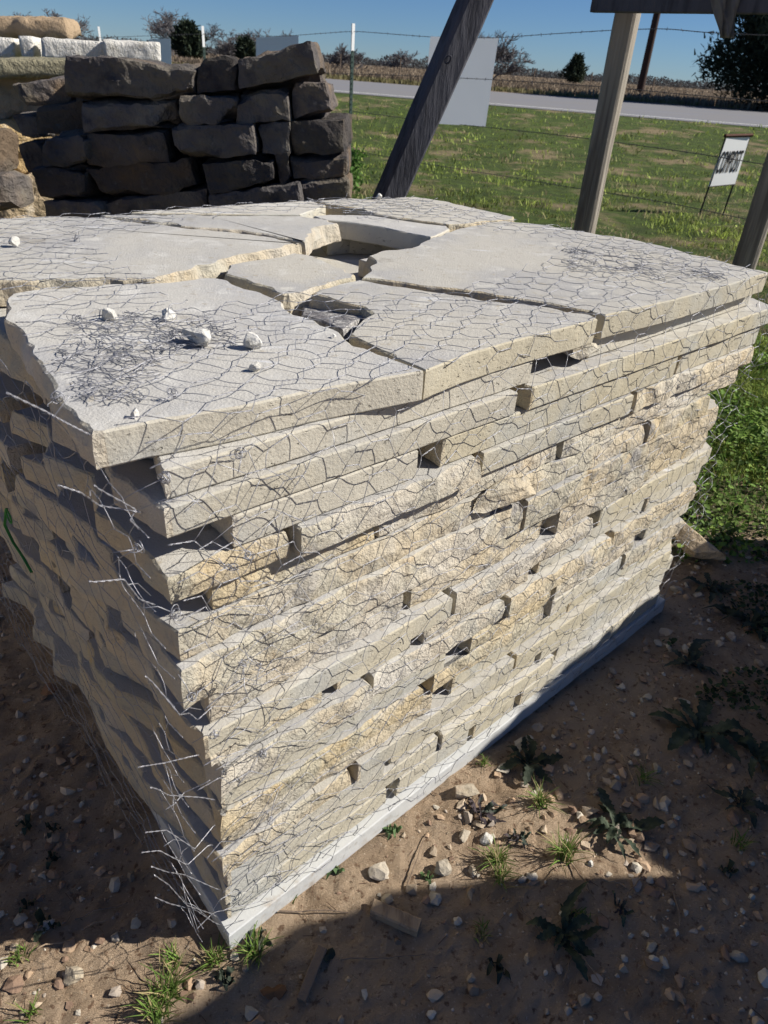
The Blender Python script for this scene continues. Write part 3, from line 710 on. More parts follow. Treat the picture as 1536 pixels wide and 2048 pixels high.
rows = {
 'top': [[(128, 122), (180, 108), (250, 118), (392, 140), (392, 196), (132, 192)], [(400, 122), (474, 119), (478, 184), (395, 192)], [(478, 116), (618, 83), (632, 140), (482, 182)]],
 'second': [[(165, 200), (350, 198), (357, 250), (172, 268)], [(352, 193), (468, 195), (470, 248), (356, 250)], [(473, 186), (575, 177), (581, 240), (477, 251)], [(579, 172), (655, 167), (664, 217), (584, 238)]],
 'third': [[(85, 272), (175, 270), (175, 332), (88, 335)], [(165, 268), (328, 264), (333, 325), (165, 330)], [(340, 252), (505, 250), (516, 307), (350, 320)], [(512, 250), (580, 246), (580, 312), (525, 312)], [(576, 243), (690, 236), (692, 300), (588, 308)]],
 'fourth': [[(60, 338), (165, 335), (170, 402), (75, 404)], [(170, 334), (382, 319), (396, 372), (205, 406)], [(398, 328), (542, 310), (551, 355), (415, 388)], [(546, 303), (574, 301), (580, 372), (562, 376)], [(580, 312), (692, 310), (693, 352), (592, 356)]],
 'fifth': [[(90, 404), (205, 402), (205, 452), (95, 452)], [(200, 404), (412, 376), (416, 432), (208, 448)], [(415, 392), (598, 372), (604, 420), (420, 430)], [(600, 362), (696, 356), (698, 420), (606, 420)]],
}
sd0 = 1
for rn, L_ in rows.items():
    for k, q in enumerate(L_):
        if len(q) == 6: q = [q[0], q[3], q[4], q[5]]; q = [(134, 112), (392, 138), (393, 198), (130, 194)]
        tail = 'at the end by the fence' if k == len(L_)-1 else f'{["first", "second", "third", "fourth"][k]} from the shadowed end'
        block_quad('stone_block', q, 3.1+.015*((sd0*7) % 5)-.02, .36, dark_stone, sd0*5, f'dark weathered block, {rn} row of the pile, {tail}', 'stone block', GD, rough=.024, rnd=.008, cell=.013, cuts=7); sd0 += 1
for k, (q, Y, lab) in enumerate([([(8, 172), (132, 150), (135, 206), (40, 214)], 3.35, 'long dark block stepping back below the olive slab'), ([(68, 208), (168, 200), (168, 266), (75, 266)], 3.25, 'dark block stepping back beside the second row'),
        ([(18, 228), (80, 222), (84, 275), (48, 280)], 3.5, 'small dark end block under the long stepped-back block'), ([(34, 292), (95, 284), (98, 345), (56, 345)], 3.45, 'small dark end block beside the third row'),
        ([(-150, 262), (-20, 262), (-14, 350), (-150, 352)], 2.75, 'dark block cut off by the frame edge, upper of two'), ([(-150, 352), (8, 348), (22, 425), (-150, 440)], 2.72, 'dark block cut off by the frame edge, lower of two')]):
    block_quad('stone_block', q, Y, .2, dark_stone, 200+k*7, lab, 'stone block', 'dark stone blocks beside the pile', rough=.022, cuts=6, rnd=.01)
tag(block_quad('gap_backing', [(150, 150), (640, 150), (680, 430), (150, 440)], 3.36, .22, dark_stone, 77, 'dark backing block added to stop light in the gaps of the dry-stacked pile', 'backing', None, rough=.03, cell=.05))  # backing block added so no light shows through between the stones
for k in range(3):   # lowest course hidden behind the pallet
    x0 = -1.75+k*.52; q = None
    V, Fc = box(x0+.25, 3.27, .34, .5, .34, .66); V = V+rng.normal(size=V.shape)*.01
    tag(mesh('stone_block', V, Fc, dark_stone), 'large dark footing block hidden low behind the pallet', 'stone block', 'footing blocks under the dark pile')
# sunlit tan and pale stones further back
block_quad('stone_block', [(-80, 152), (58, 152), (95, 230), (-80, 250)], 4.0, .4, tan_stone, 301, 'sunlit tan rough rock glimpsed beyond the end of the dark pile, upper', 'rock', 'tan rocks beyond the dark pile', rough=.06)
block_quad('stone_block', [(-80, 232), (75, 235), (110, 340), (-80, 345)], 3.95, .4, tan_stone, 305, 'sunlit tan rough rock glimpsed beyond the end of the dark pile, middle', 'rock', 'tan rocks beyond the dark pile', rough=.06)
block_quad('stone_block', [(-80, 345), (120, 340), (160, 440), (-80, 440)], 3.9, .4, tan_stone, 309, 'sunlit tan rough rock glimpsed beyond the end of the dark pile, lowest', 'rock', 'tan rocks beyond the dark pile', rough=.06)
block_quad('stone_slab', [(-90, 116), (135, 116), (140, 152), (-90, 154)], 3.9, .6, olive_stone, 311, 'olive beige slab lying across the tan rocks under the white blocks', 'stone slab', None, rough=.012)
def turned_block(px0, px1, ytop, ybot, Y0, Y1, th, m_, seed, label):
    a, b = atY(px0, ytop, Y0), atY(px1, ytop+ (3 if px1 > 100 else 0), Y1); c, d = atY(px1, ybot, Y1), atY(px0, ybot, Y0)
    nu = max(5, int(np.linalg.norm(b-a)/.03)); nv = 6; nw = 6
    dirb = np.cross(np.array([0, 0, 1.]), b-a); dirb /= np.linalg.norm(dirb); dirb *= th
    return a, b, c, d, dirb
for k, (x0, x1, yt, yb, lab) in enumerate([(-60, 6, 72, 117, 'white split stone block cut off by the frame edge'), (20, 47, 72, 118, 'narrow white split stone block between two dark gaps'), (66, 186, 74, 118, 'long white split stone block in front of the burlap'), (188, 299, 78, 126, 'bright white split stone block at the end by the pale sign')]):
    block_quad('stone_block', [(x0, yt), (x1, yt+(x1-x0)*.05), (x1+2, yb), (x0+6, yb)], 4.7, .35, white_block, 330+k*3, lab, 'stone block', 'white split stone blocks', rough=.012, rnd=.01)
for o in list(bpy.data.objects):
    if o.get('group') == 'tan rocks beyond the dark pile': o.rotation_euler = (0, 0, rad(33))
    if 'olive' in o.get('label', ''): o.rotation_euler = (0, 0, rad(20))
# turn the white blocks so that their faces catch the sun
for o in list(bpy.data.objects):
    if o.get('group') == 'white split stone blocks': o.rotation_euler = (0, 0, rad(16))
o = block_quad('burlap_bale', [(-80, 28), (112, 33), (126, 74), (-80, 72)], 5.1, .4, sack_m, 351, 'tan burlap-wrapped bundle on top of the white blocks', 'bundle', None, rough=.03, rnd=.05); o.rotation_euler = (0, 0, rad(10))

# ------------------------------------------------------------------ timber frame
def beam_between(a, b, wx, wy, yaw=0., jit=0.003, seed=0, n_=24):
    a, b = np.asarray(a, float), np.asarray(b, float); ax = b-a; L_ = np.linalg.norm(ax); ax /= L_
    ref = np.array([math.cos(yaw), math.sin(yaw), 0]) if abs(ax[2]) > .4 else np.array([0, 0, 1.])
    p1 = ref-ax*(ref@ax); p1 /= np.linalg.norm(p1); p2 = np.cross(ax, p1); r = wx/2; s_ = wy/2; c = .12*min(wx, wy)
    sec = [(-r, -s_+c), (-r+c, -s_), (0, -s_), (r-c, -s_), (r, -s_+c), (r, 0), (r, s_-c), (r-c, s_), (0, s_), (-r+c, s_), (-r, s_-c), (-r, 0)]
    V = []
    for t in np.linspace(0, 1, n_):
        for q in sec: V.append(a+ax*L_*t+p1*q[0]+p2*q[1])
    V = np.array(V); P = V*[9, 9, 3]+seed; V = V+np.stack([fbm(P, 3, seed), fbm(P+9, 3, seed+1), 0*P[:, 0]], -1)*jit
    k = len(sec); Fc = []
    for i in range(n_-1):
        for j in range(k): Fc.append((i*k+j, i*k+(j+1) % k, (i+1)*k+(j+1) % k, (i+1)*k+j))
    Fc.append(tuple(range(k))[::-1]); Fc.append(tuple(range((n_-1)*k, n_*k)))
    return V, Fc
YAW = rad(-30)
p1b = atY(1170, 452, 4.7); post1x, post1y = p1b[0], 4.7
p2b = atY(1490, 525, 4.1); post2x, post2y = p2b[0], 4.1
fr = empty('timber_frame', (post1x, post1y, 0), 'grey weathered timber frame of two posts and a crossbeam behind the pallet', 'timber frame')
for x, y, sd in ((post1x, post1y, 1), (post2x, post2y, 2)):
    V, Fc = beam_between((x, y, -.05), (x, y, 2.1), .118, .112, YAW, seed=sd); part('post', V, Fc, wood, fr)
bl = atY(1187, 27, 4.62); br_ = atY(1536, 31, 3.98); dirb = (br_-bl)/np.linalg.norm(br_-bl)
V, Fc = beam_between(bl+[0, 0, .07]-dirb*.0, br_+[0, 0, .07]+dirb*1.2, .14, .045, 0, seed=5); V = V+np.array([-.02, -.055, 0]); part('crossbeam', V, Fc, dark_wood, fr)
# short bracket
# leaning timber
a = atY(968, -40, 3.75); b_ = atY(776, 398, 3.75); ax = (b_-a)/np.linalg.norm(b_-a); tt = (a[2])/(-ax[2]); foot = a+ax*tt
V, Fc = beam_between(foot, a-ax*.6, .125, .115, rad(20), seed=9, jit=.006)
ob = mesh('leaning_timber', V, Fc, dark_wood); tag(ob, 'dark rough timber leaning diagonally across the blank white sign', 'timber')
# knot on it
kc = atY(896, 119, 3.66)
t = np.linspace(0, 6.28, 20); V, Fc = tubes([kc+.016*np.outer(np.cos(t), [.6, -.1, .8])+.011*np.outer(np.sin(t), [.8, 0, -.6])], .004, 5); part('knot', V, Fc, dark_wood, ob)
# hanging tarp scrap
V = []; nu, nv = 14, 14
for j in range(nv):
    for i in range(nu):
        u, v = i/(nu-1), j/(nv-1); wd = (1-v*.55); px = 1422+(u-.5)*0+ (u*58*wd)+v*18; py = -20+v*96
        p = atY(px, py, 4.0); p = p+np.array([0, .02*math.sin(u*11+v*5)+.012*math.sin(u*23), 0]); V.append(p)
V = np.array(V); ii = (np.arange(nv-1)[:, None]*nu+np.arange(nu-1)[None]).ravel(); Fq = np.stack([ii, ii+1, ii+nu+1, ii+nu], -1)
V2 = V+[0, .012, 0]; Vt = np.concatenate([V, V2]); Ft = np.concatenate([Fq, (Fq+len(V))[:, ::-1]])
bd = [i for i in range(nu)]+[nu*(j+1)-1 for j in range(1, nv)]+[nu*nv-1-i for i in range(1, nu)]+[nu*(nv-1-j) for j in range(1, nv-1)]
Ft = np.concatenate([Ft, np.array([[bd[i], bd[i]+len(V), bd[(i+1) % len(bd)]+len(V), bd[(i+1) % len(bd)]] for i in range(len(bd))])])
tag(mesh('hanging_tarp', Vt, Ft, cloth_m, smooth=True), 'crumpled grey tarp scrap hanging from the crossbeam', 'tarp')

# ------------------------------------------------------------------ barbed wire fence, T posts, signs
def fenceY(px): return float(np.interp(px, [-200, 197, 405, 707, 930, 1250, 1536, 1800], [24, 17, 13, 10, 8.2, 6.5, 5.6, 5.0]))
def turn(V, x, Y, a=rad(42)):
    c, s_ = math.cos(a), math.sin(a); return np.stack([V[:, 0]*c-V[:, 1]*s_+x, V[:, 0]*s_+V[:, 1]*c+Y, V[:, 2]], -1)
def tpost(px, ytop, label):
    Y = fenceY(px); top = atY(px, ytop, Y); x = top[0]; g = gz(x, Y)
    E = empty('steel_post', (x, Y, g), label, 'fence post', 'steel T-posts of the barbed wire fence')
    zt = top[2]; zw = zt-.27
    for nm, z0, z1, mm in (('shaft', g-.1, zw, post_green), ('painted_tip', zw, zt, post_white)):
        V, Fc = join(box(0, 0, (z0+z1)/2, .042, .007, z1-z0), box(0, .0185, (z0+z1)/2, .007, .03, z1-z0)); V = turn(V, x, Y); part(nm, V, Fc, mm, E)
    st = [box(0, -.007, z, .012, .007, .012) for z in np.arange(g+.2, zw, .055)]
    V, Fc = join(*st); V = turn(V, x, Y); part('studs', V, Fc, post_green, E)
    return x, Y, zt
tpost(707, 47, 'green steel post with white tip, nearest one, between dark pile and leaning timber')
tpost(405, 52, 'steel post with white tip above the middle of the dark pile')
tpost(197, 53, 'steel post with white tip just above the white stone blocks')
tpost(62, 50, 'steel post farthest along the fence, behind the burlap bundle')
def barb(pxs, name, label, barbs=True):
    P = []
    xs = np.array([p[0] for p in pxs]); ys = np.array([p[1] for p in pxs])
    xx = np.arange(xs[0], xs[-1]+1, 12.)
    # smooth interpolation of traced height
    C = np.array([atY(x, np.interp(x, xs, ys), fenceY(x)) for x in xx])
    k = np.ones(5)/5; Cz = np.convolve(np.pad(C[:, 2], 2, 'edge'), k, 'valid'); C[:, 2] = Cz
    L_, R_ = [], []
    n_ = len(C)*5; t = np.linspace(0, len(C)-1, n_); Cc = np.stack([np.interp(t, np.arange(len(C)), C[:, i]) for i in range(3)], -1)
    an = t*7
    for s_ in (0, math.pi): L_.append(Cc+.0022*np.stack([0*an, np.cos(an+s_), np.sin(an+s_)], -1)); R_.append(.0017)
    if barbs:
        dist = np.concatenate([[0], np.cumsum(np.linalg.norm(np.diff(Cc, axis=0), axis=1))])
        for q in np.arange(.05, dist[-1], .125):
            c_ = np.array([np.interp(q, dist, Cc[:, i]) for i in range(3)])
            for _ in range(2):
                d_ = rk.normal(size=3); d_[0] *= .3; d_ /= np.linalg.norm(d_); L_.append(np.stack([c_-d_*.014, c_, c_+d_*.014])); R_.append(.0015)
    V, Fc = tubes(L_, R_, 4); return tag(mesh(name, V, Fc, barb_m), label, 'barbed wire', 'barbed wire strands')
barb([(-100, 88), (197, 75), (405, 68), (560, 73), (707, 62), (860, 74), (990, 76), (1100, 68), (1230, 60), (1330, 57), (1410, 65), (1560, 72)], 'barbed_wire', 'top barbed wire strand, against the sky')
barb([(640, 146), (707, 148), (860, 153), (980, 159), (1100, 166), (1250, 177), (1360, 188), (1560, 205)], 'barbed_wire', 'second barbed wire strand, crossing the middle of the blank white sign')
barb([(700, 222), (860, 243), (970, 254), (1100, 268), (1230, 284), (1400, 308), (1560, 334)], 'barbed_wire', 'third barbed wire strand, along the bottom of the blank white sign')
barb([(700, 300), (840, 326), (1000, 351), (1150, 376), (1220, 386), (1370, 412), (1480, 436), (1560, 450)], 'barbed_wire', 'lowest barbed wire strand, above the green grass')
def sheet(name, quad, Y, th, m_, label, cat, group=None, parent=None, dY=(0, 0)):
    q = [atY(quad[0][0], quad[0][1], Y+dY[0]), atY(quad[1][0], quad[1][1], Y+dY[1]), atY(quad[2][0], quad[2][1], Y+dY[1]), atY(quad[3][0], quad[3][1], Y+dY[0])]
    n_ = np.cross(q[1]-q[0], q[3]-q[0]); n_ /= np.linalg.norm(n_)
    if n_[1] < 0: n_ = -n_
    nu = 8; V = []
    for s_ in (0, th):
        for j in range(nu+1):
            for i in range(nu+1):
                u, v = i/nu, j/nu; p = (q[0]*(1-u)+q[1]*u)*(1-v)+(q[3]*(1-u)+q[2]*u)*v; V.append(p+n_*(s_+.006*math.sin(u*2.6)*.3*math.sin(v*3+.5)))
    k = nu+1; ii = (np.arange(nu)[:, None]*k+np.arange(nu)[None]).ravel(); a_ = np.stack([ii, ii+1, ii+k+1, ii+k], -1); b2 = (a_+k*k)[:, ::-1]
    bd = list(range(k))+[k*(j+1)-1 for j in range(1, k)]+[k*k-1-i for i in range(1, k)]+[k*(k-1-j) for j in range(1, k-1)]
    s3 = np.array([[bd[i], bd[i]+k*k, bd[(i+1) % len(bd)]+k*k, bd[(i+1) % len(bd)]] for i in range(len(bd))])
    o = mesh(name, V, np.concatenate([a_, b2, s3]), m_); return tag(o, label, cat, group) if label else o
sheet('blank_sign', [(861, 73), (997, 76), (971, 253), (845, 246)], 8.25, .002, sign_white, 'large blank white sign panel wired to the fence behind the leaning timber', 'sign', dY=(-.06, .10))
sheet('blank_sign', [(512, 75), (597, 71), (597, 115), (512, 118)], 12.2, .002, sign_white, 'small blank pale panel showing above the dark pile, between the two steel posts', 'sign')
sheet('blank_sign', [(297, 79), (341, 77), (343, 130), (298, 134)], 15., .002, sign_white, 'small blank pale panel beside the end of the white stone blocks', 'sign')
# COMPOST sign
f1 = onz(1393, 427); f2 = onz(1453, 432); Yc = (f1[1]+f2[1])/2
cs = empty('compost_sign', ((f1[0]+f2[0])/2, Yc, 0), 'white COMPOST sign on thin black legs in the grass', 'sign')
qs = [(1452, 276), (1500, 274), (1470, 368), (1417, 373)]
place(sheet('sign_face', qs, Yc, .006, compost_white, None, None, dY=(-.10, .10)), cs)
q3 = [atY(x, y, Yc+dy) for (x, y), dy in zip(qs, (-.10, .10, .10, -.10))]
for a_, b_, nm in ((q3[0], f1, 'leg'), (q3[1], f2, 'leg')):
    V, Fc = tubes([np.stack([a_, b_*[1, 0, 1]+[0, a_[1], -.04]])], .011, 6); V = V+[0, .01, 0]; part(nm, V, Fc, black_steel, cs)
V, Fc = tubes([np.stack([q3[0]+[-.02, .0, .022], q3[1]+[.02, .0, .022]])], .022, 6); part('top_rail', V, Fc, rust_m, cs)
V, Fc = tubes([np.stack([q3[3]+[0, 0, -.004], q3[2]+[0, 0, -.004]])], .007, 6); part('bottom_rail', V, Fc, black_steel, cs)
cu_ = bpy.data.curves.new('txt', 'FONT'); cu_.body = 'COMPOST'; cu_.extrude = 0; cu_.offset = 0; cu_.space_character = 1.12; to = bpy.data.objects.new('txt', cu_); COL.objects.link(to); bpy.context.view_layer.update()
me = bpy.data.meshes.new_from_object(to.evaluated_get(bpy.context.evaluated_depsgraph_get())); bpy.data.objects.remove(to)
tv = np.array([v.co[:] for v in me.vertices]); tf = [tuple(p.vertices) for p in me.polygons]
mn, mxx = tv.min(0), tv.max(0); u = (tv[:, 0]-mn[0])/(mxx[0]-mn[0]); v = 1-(tv[:, 1]-mn[1])/(mxx[1]-mn[1])
u = .07+.86*u; v = .27+.46*v
fn_ = np.cross(q3[1]-q3[0], q3[3]-q3[0]); fn_ /= np.linalg.norm(fn_); fn_ = -fn_ if fn_[1] > 0 else fn_
PV, PF = [], []
for k_, du in enumerate((-.008, 0, .008)):
    u_ = u+du; P = ((q3[0][None]*(1-u_)[:, None]+q3[1][None]*u_[:, None])*(1-v)[:, None]+(q3[3][None]*(1-u_)[:, None]+q3[2][None]*u_[:, None])*v[:, None])+fn_*(.0035+.0005*k_)
    PF += [tuple(i_+len(tv)*k_ for i_ in f_) for f_ in tf]; PV.append(P)
part('lettering', np.concatenate(PV), PF, black_paint, cs)

# utility pole and thin posts of the far fence
pb = onz(1277, 195, .5)
n_ = 16; V, Fc = tubes([np.stack([[pb[0], pb[1], .4+10.5*t] for t in np.linspace(0, 1, n_)])], [np.linspace(.26, .19, n_)], 12); o = mesh('utility_pole', V, Fc, pole_wood, smooth=True); tag(o, 'dark brown utility pole standing beyond the road', 'utility pole')
for px, lab in [(680, 'thin far fence post beyond the road next to the near steel post'), (798, 'thin far fence post beyond the road beside the blank sign'), (1063, 'thin far fence post beyond the road in front of the dry field'), (1176, 'thin far fence post beyond the road beside the timber post'), (1299, 'thin far fence post beyond the road next to the utility pole')]:
    b0 = onz(px, 150+.072*(px-768)+18, .5); x, y = b0[0], 52.
    b0 = onz(px, 150+.072*(px-768)+12, .5); sc = 52/b0[1]; x = b0[0]*sc
    V, Fc = tubes([np.array([[x, y, .45], [x, y, 1.2], [x+.02, y, 1.75]])], .035, 6); tag(mesh('far_fence_post', V, Fc, bark), lab, 'fence post', 'posts of the far field fence')

# ------------------------------------------------------------------ vegetation
def blades(XY, Hh, Wd, cols, seed, lean=.5, base=None):
    r = np.random.default_rng(seed); n_ = len(XY); th = r.uniform(0, 2*math.pi, n_); ln = r.normal(size=(n_, 2))*lean
    g = ground_h(XY[:, 0], XY[:, 1]) if base is None else base
    b = np.stack([XY[:, 0], XY[:, 1], g-.003], -1); w_ = np.stack([np.cos(th), np.sin(th), 0*th], -1)*Wd[:, None]/2
    mid = b+np.stack([ln[:, 0]*Hh*.35, ln[:, 1]*Hh*.35, Hh*.6], -1); tip = b+np.stack([ln[:, 0]*Hh, ln[:, 1]*Hh, Hh*(1-.25*np.linalg.norm(ln, axis=1).clip(0, 2))], -1)
    V = np.stack([b-w_, b+w_, mid+w_*.7, mid-w_*.7, tip], 1).reshape(-1, 3); k = np.arange(n_)[:, None]*5
    q = np.concatenate([k+[0, 1, 2, 3]], 0); t3 = k+[3, 2, 4]
    c = np.repeat(cols, 5, axis=0)
    return V, q, t3, c
def blade_obj(name, XY, Hh, Wd, cols, seed, label, cat, lean=.5, m_=attr_leaf, kind='stuff'):
    V, q, t3, c = blades(XY, Hh, Wd, cols, seed, lean)
    F3 = np.concatenate([q[:, [0, 1, 2]], q[:, [0, 2, 3]], t3])
    o = mesh(name, V, F3, m_, colors=c, smooth=True); return tag(o, label, cat, kind=kind)
def footprint(x, y): # inside the slab pile
    q = np.stack([x-A[0], y-A[1]], -1); s_ = q@e[:2]; d_ = -(q@nrm[:2]); return (s_ > -.03) & (s_ < 1.6) & (d_ > -.05) & (d_ < 1.22)
r = np.random.default_rng(21)
def grass_cols(n_, XY, r):
    P = np.stack([XY[:, 0], XY[:, 1], 0*XY[:, 0]], -1); dry = fbm(P*.9, 4, 77)+.35*fbm(P*5, 2, 71)
    dryzone = np.exp(-((XY[:, 1]-6.2)/1.6)**2)*.45
    f = np.clip((dry+dryzone-.06)*3.5+r.normal(size=n_)*.25, 0, 1)[:, None]
    g = np.array([.29, .35, .075])*(1+.45*r.normal(size=(n_, 1))).clip(.3, 2.2)*(1+.9*fbm(P*[1.2, 1.2, 1], 4, 91)[:, None]).clip(.3, 2); d = np.array([.36, .29, .165])*(1+.2*r.normal(size=(n_, 1))).clip(.4, 1.6)
    return g*(1-f)+d*f
# verge: perspective-uniform sampling in front of the road
n_ = 150000; v = r.random(n_); Y = 2.6/(1-v*(1-2.6/24.)); X = (r.uniform(-.75, .72, n_))*Y
ok = (Y < road_near(X)-.3) & ~footprint(X, Y) & ~((Y < 3.4) & (X < .8)); X, Y = X[ok], Y[ok]
dens = fbm(np.stack([X*1.5, Y*1.5, 0*X], -1), 3, 44); ok = r.random(len(X)) < .62+1.3*dens; X, Y = X[ok], Y[ok]
XY = np.stack([X, Y], -1); clump = 1+1.6*fbm(np.stack([X*2.2, Y*2.2, 0*X], -1), 3, 55)
blade_obj('grass_verge', XY, (.022+.032*r.random(len(X)))*clump.clip(.25, 2.2)*(1+Y*.04), (.0035+.0011*Y), grass_cols(len(X), XY, r), 5, 'short patchy green and straw grass between the pallet and the road', 'grass', lean=.6)
# broad-leaved ground cover
def leaf_quads(P, size, cols, seed, flat=.5):
    r = np.random.default_rng(seed); n_ = len(P); a = r.normal(size=(n_, 3)); a[:, 2] *= flat; a /= np.linalg.norm(a, axis=1)[:, None]
    up = np.tile([0, 0, 1.], (n_, 1))+r.normal(size=(n_, 3))*.45; b = np.cross(a, up); b /= np.linalg.norm(b, axis=1)[:, None]
    c = np.cross(b, a); s_ = size[:, None]
    V = np.stack([P, P+a*s_*.4+b*s_*.36, P+a*s_*.85+b*s_*.26-c*s_*.05, P+a*s_*1.05-c*s_*.12, P+a*s_*.85-b*s_*.26-c*s_*.05, P+a*s_*.4-b*s_*.36, P+a*s_*.5-c*s_*.10], 1).reshape(-1, 3)
    k = np.arange(n_)[:, None]*7
    Fc = np.concatenate([k+[0, 1, 6], k+[1, 2, 6], k+[2, 3, 6], k+[3, 4, 6], k+[4, 5, 6], k+[5, 0, 6]])
    return V, Fc, np.repeat(cols, 7, axis=0)
n_ = 26000; u = r.random(n_); Y = 2.0+u*2.6; X = 1.02+(Y-2.0)*.33+r.random(n_)*1.5
edge = 2.03+.22*fbm(np.stack([X*2, Y*2, 0*X], -1), 3, 4); thick = fbm(np.stack([X*3.5, Y*3.5, 0*X], -1), 3, 47)
ok = (Y > edge) & ~footprint(X, Y) & (r.random(n_) < .65+1.1*thick); X, Y, thick = X[ok], Y[ok], thick[ok]
Z = ground_h(X, Y)+r.random(len(X))**1.3*(.075+.09*thick.clip(-.4, 1))
cols = np.array([.14, .25, .05])*(1+.45*r.normal(size=(len(X), 1))).clip(.4, 2); cols[:, 0] *= 1+.3*r.random(len(X))
V, Fc, c = leaf_quads(np.stack([X, Y, Z], -1), .013+.020*r.random(len(X))**2, cols, 8)
tag(mesh('leafy_weeds', V, Fc, attr_leaf, colors=c, smooth=True), 'lush low green weeds growing beyond the far end of the pallet', 'weeds', kind='stuff')
n_ = 9000; X3 = .85+r.random(n_)*1.0; Y3 = 1.15+r.random(n_)*1.2; pt = fbm(np.stack([X3*5, Y3*5, 0*X3], -1), 3, 147); ok = ~footprint(X3, Y3) & (pt > .12); X3, Y3, pt = X3[ok], Y3[ok], pt[ok]
cols = np.array([.045, .07, .03])*(1+.4*r.normal(size=(len(X3), 1))).clip(.4, 2)
V, Fc, c = leaf_quads(np.stack([X3, Y3, ground_h(X3, Y3)+.003+r.random(len(X3))*.03*(.4+pt)], -1), .008+.014*r.random(len(X3))**2, cols, 18)
tag(mesh('low_ground_cover', V, Fc, attr_leaf, colors=c), 'dark creeping ground cover in the shade beyond the far end of the pile', 'weeds', kind='stuff')
n2 = 5000; X = 1.1+r.random(n2)*1.9; Y = 2.2+r.random(n2)*2.2; ok = ~footprint(X, Y); XY = np.stack([X[ok], Y[ok]], -1); k = len(XY)
blade_obj('tall_grass', XY, .05+.09*r.random(k), np.full(k, .004), np.array([.12, .20, .045])*(1+.3*r.normal(size=(k, 1))).clip(.4, 1.8), 61, 'fine green grass mixed among the leafy weeds', 'grass', lean=.5)
# weeds at the foot of the near steel post
def weed_clump(px, py, Y, n_, hgt, wid, label):
    b = atY(px, py, Y); r = np.random.default_rng(int(px)); P = np.stack([b[0]+r.normal(size=n_)*wid, Y+r.normal(size=n_)*wid, gz(b[0], Y)+r.random(n_)*hgt], -1)
    cols = np.array([.10, .19, .04])*(1+.3*r.normal(size=(n_, 1))).clip(.4, 1.8)
    V, Fc, c = leaf_quads(P, .03+.04*r.random(n_), cols, 3, 1.); tag(mesh('weed_clump', V, Fc, attr_leaf, colors=c), label, 'weed', 'leafy weeds on the verge')
weed_clump(702, 390, 9.8, 420, .52, .075, 'bushy green weed hiding the foot of the near steel post')
weed_clump(690, 375, 9.3, 200, .34, .07, 'smaller green weed just in front of the near steel post')
# dry field beyond the road
n_ = 60000; v = r.random(n_); Y = 45./(1-v*(1-45/260.)); X = r.uniform(-.62, .62, n_)*Y; ok = Y > road_far(X)+.6; X, Y = X[ok], Y[ok]; k = len(X)
fl = fbm(np.stack([X*.08, Y*.08, 0*X], -1), 4, 61)[:, None]
cols = np.array([.275, .215, .15])*(1+.25*r.normal(size=(k, 1))).clip(.4, 1.7)*(1+.6*fl); cols = np.where((Y < road_far(X)+4)[:, None], np.array([.20, .18, .085]), cols)
blade_obj('dry_field_weeds', np.stack([X, Y], -1), (.22+.30*r.random(k))*np.where(Y < road_far(X)+4, .6, 1), .05+.0014*Y, cols, 62, 'brown winter weeds covering the field beyond the road', 'dry weeds', lean=.35)

def cedar(name, x, y, hgt, wid, n_, label, seed, lsz, cone=.75, zb=0., skirt=.06):
    r = np.random.default_rng(seed); g = gz(x, y)+zb; E = empty(name, (x, y, g), label, 'tree', None)
    nb = 60; tip = []; P = []; lines, rr = [], []
    for k in range(nb):
        t = skirt+(1-skirt)*(k+.5)/nb; z = hgt*t; L_ = wid*(1-t)**cone*r.uniform(.65, 1.15)*(1 if t > .12 else .8); th = k*2.4+r.normal()*.3
        rise = .35+.5*t; d = np.array([math.cos(th), math.sin(th), rise*.6])
        q = np.linspace(0, 1, 6)[:, None]; br = np.array([x, y, g+z])+d*L_*q+np.array([0, 0, .15])*q**2*L_; lines.append(br); rr.append(np.linspace(.018, .004, 6)*hgt/3)
        m_ = n_//nb; tt = r.random(m_)**.7; c = np.array([x, y, g+z])+d*L_*tt[:, None]+np.array([0, 0, .15])*tt[:, None]**2*L_
        P.append(c+r.normal(size=(m_, 3))*(wid*.11)*(1.1-tt[:, None]*.5))
    P = np.concatenate(P); n2 = len(P); a = r.normal(size=(n2, 3))+np.array([0, 0, .7]); out = P-np.array([x, y, 0]); out[:, 2] = 0; out /= np.linalg.norm(out, axis=1)[:, None]+1e-6
    a = a+out*.9; a /= np.linalg.norm(a, axis=1)[:, None]; b = np.cross(a, r.normal(size=(n2, 3))); b /= np.linalg.norm(b, axis=1)[:, None]; s_ = lsz*(.6+.8*r.random((n2, 1)))
    V = np.stack([P-b*s_*.16, P+b*s_*.16, P+a*s_+b*s_*.05, P+a*s_-b*s_*.05], 1).reshape(-1, 3); Fc = np.arange(n2)[:, None]*4+np.arange(4)
    part('crown', V, Fc, cedar_m, E)
    lines.append(np.array([[x, y, g-.1], [x+.02*wid, y, g+hgt*.5], [x, y, g+hgt*.95]])); rr.append(np.array([.045, .03, .008])*hgt/2)
    V, Fc = tubes(lines, rr, 5); part('trunk', V, Fc, trunk_m, E)
    return E
cb = onz(1500, 222, .5); 
cedar('cedar_tree', 20.4, 45.5, 8.7, 5.2, 60000, 'big dark cedar at the frame edge beyond the road', 5, .30, cone=.45, skirt=.02)
cb = atY(1152, 140, 120.); cedar('cedar_tree', cb[0], 120., 3.3, 2.3, 2400, 'small lone cedar standing in the dry field', 6, .5, cone=1.0)
cb = atY(378, 100, 75.); cedar('cedar_tree', cb[0], 75., 2.5, 1.5, 3000, 'dark evergreen below the bare tree above the dark pile', 7, .5, cone=.45)
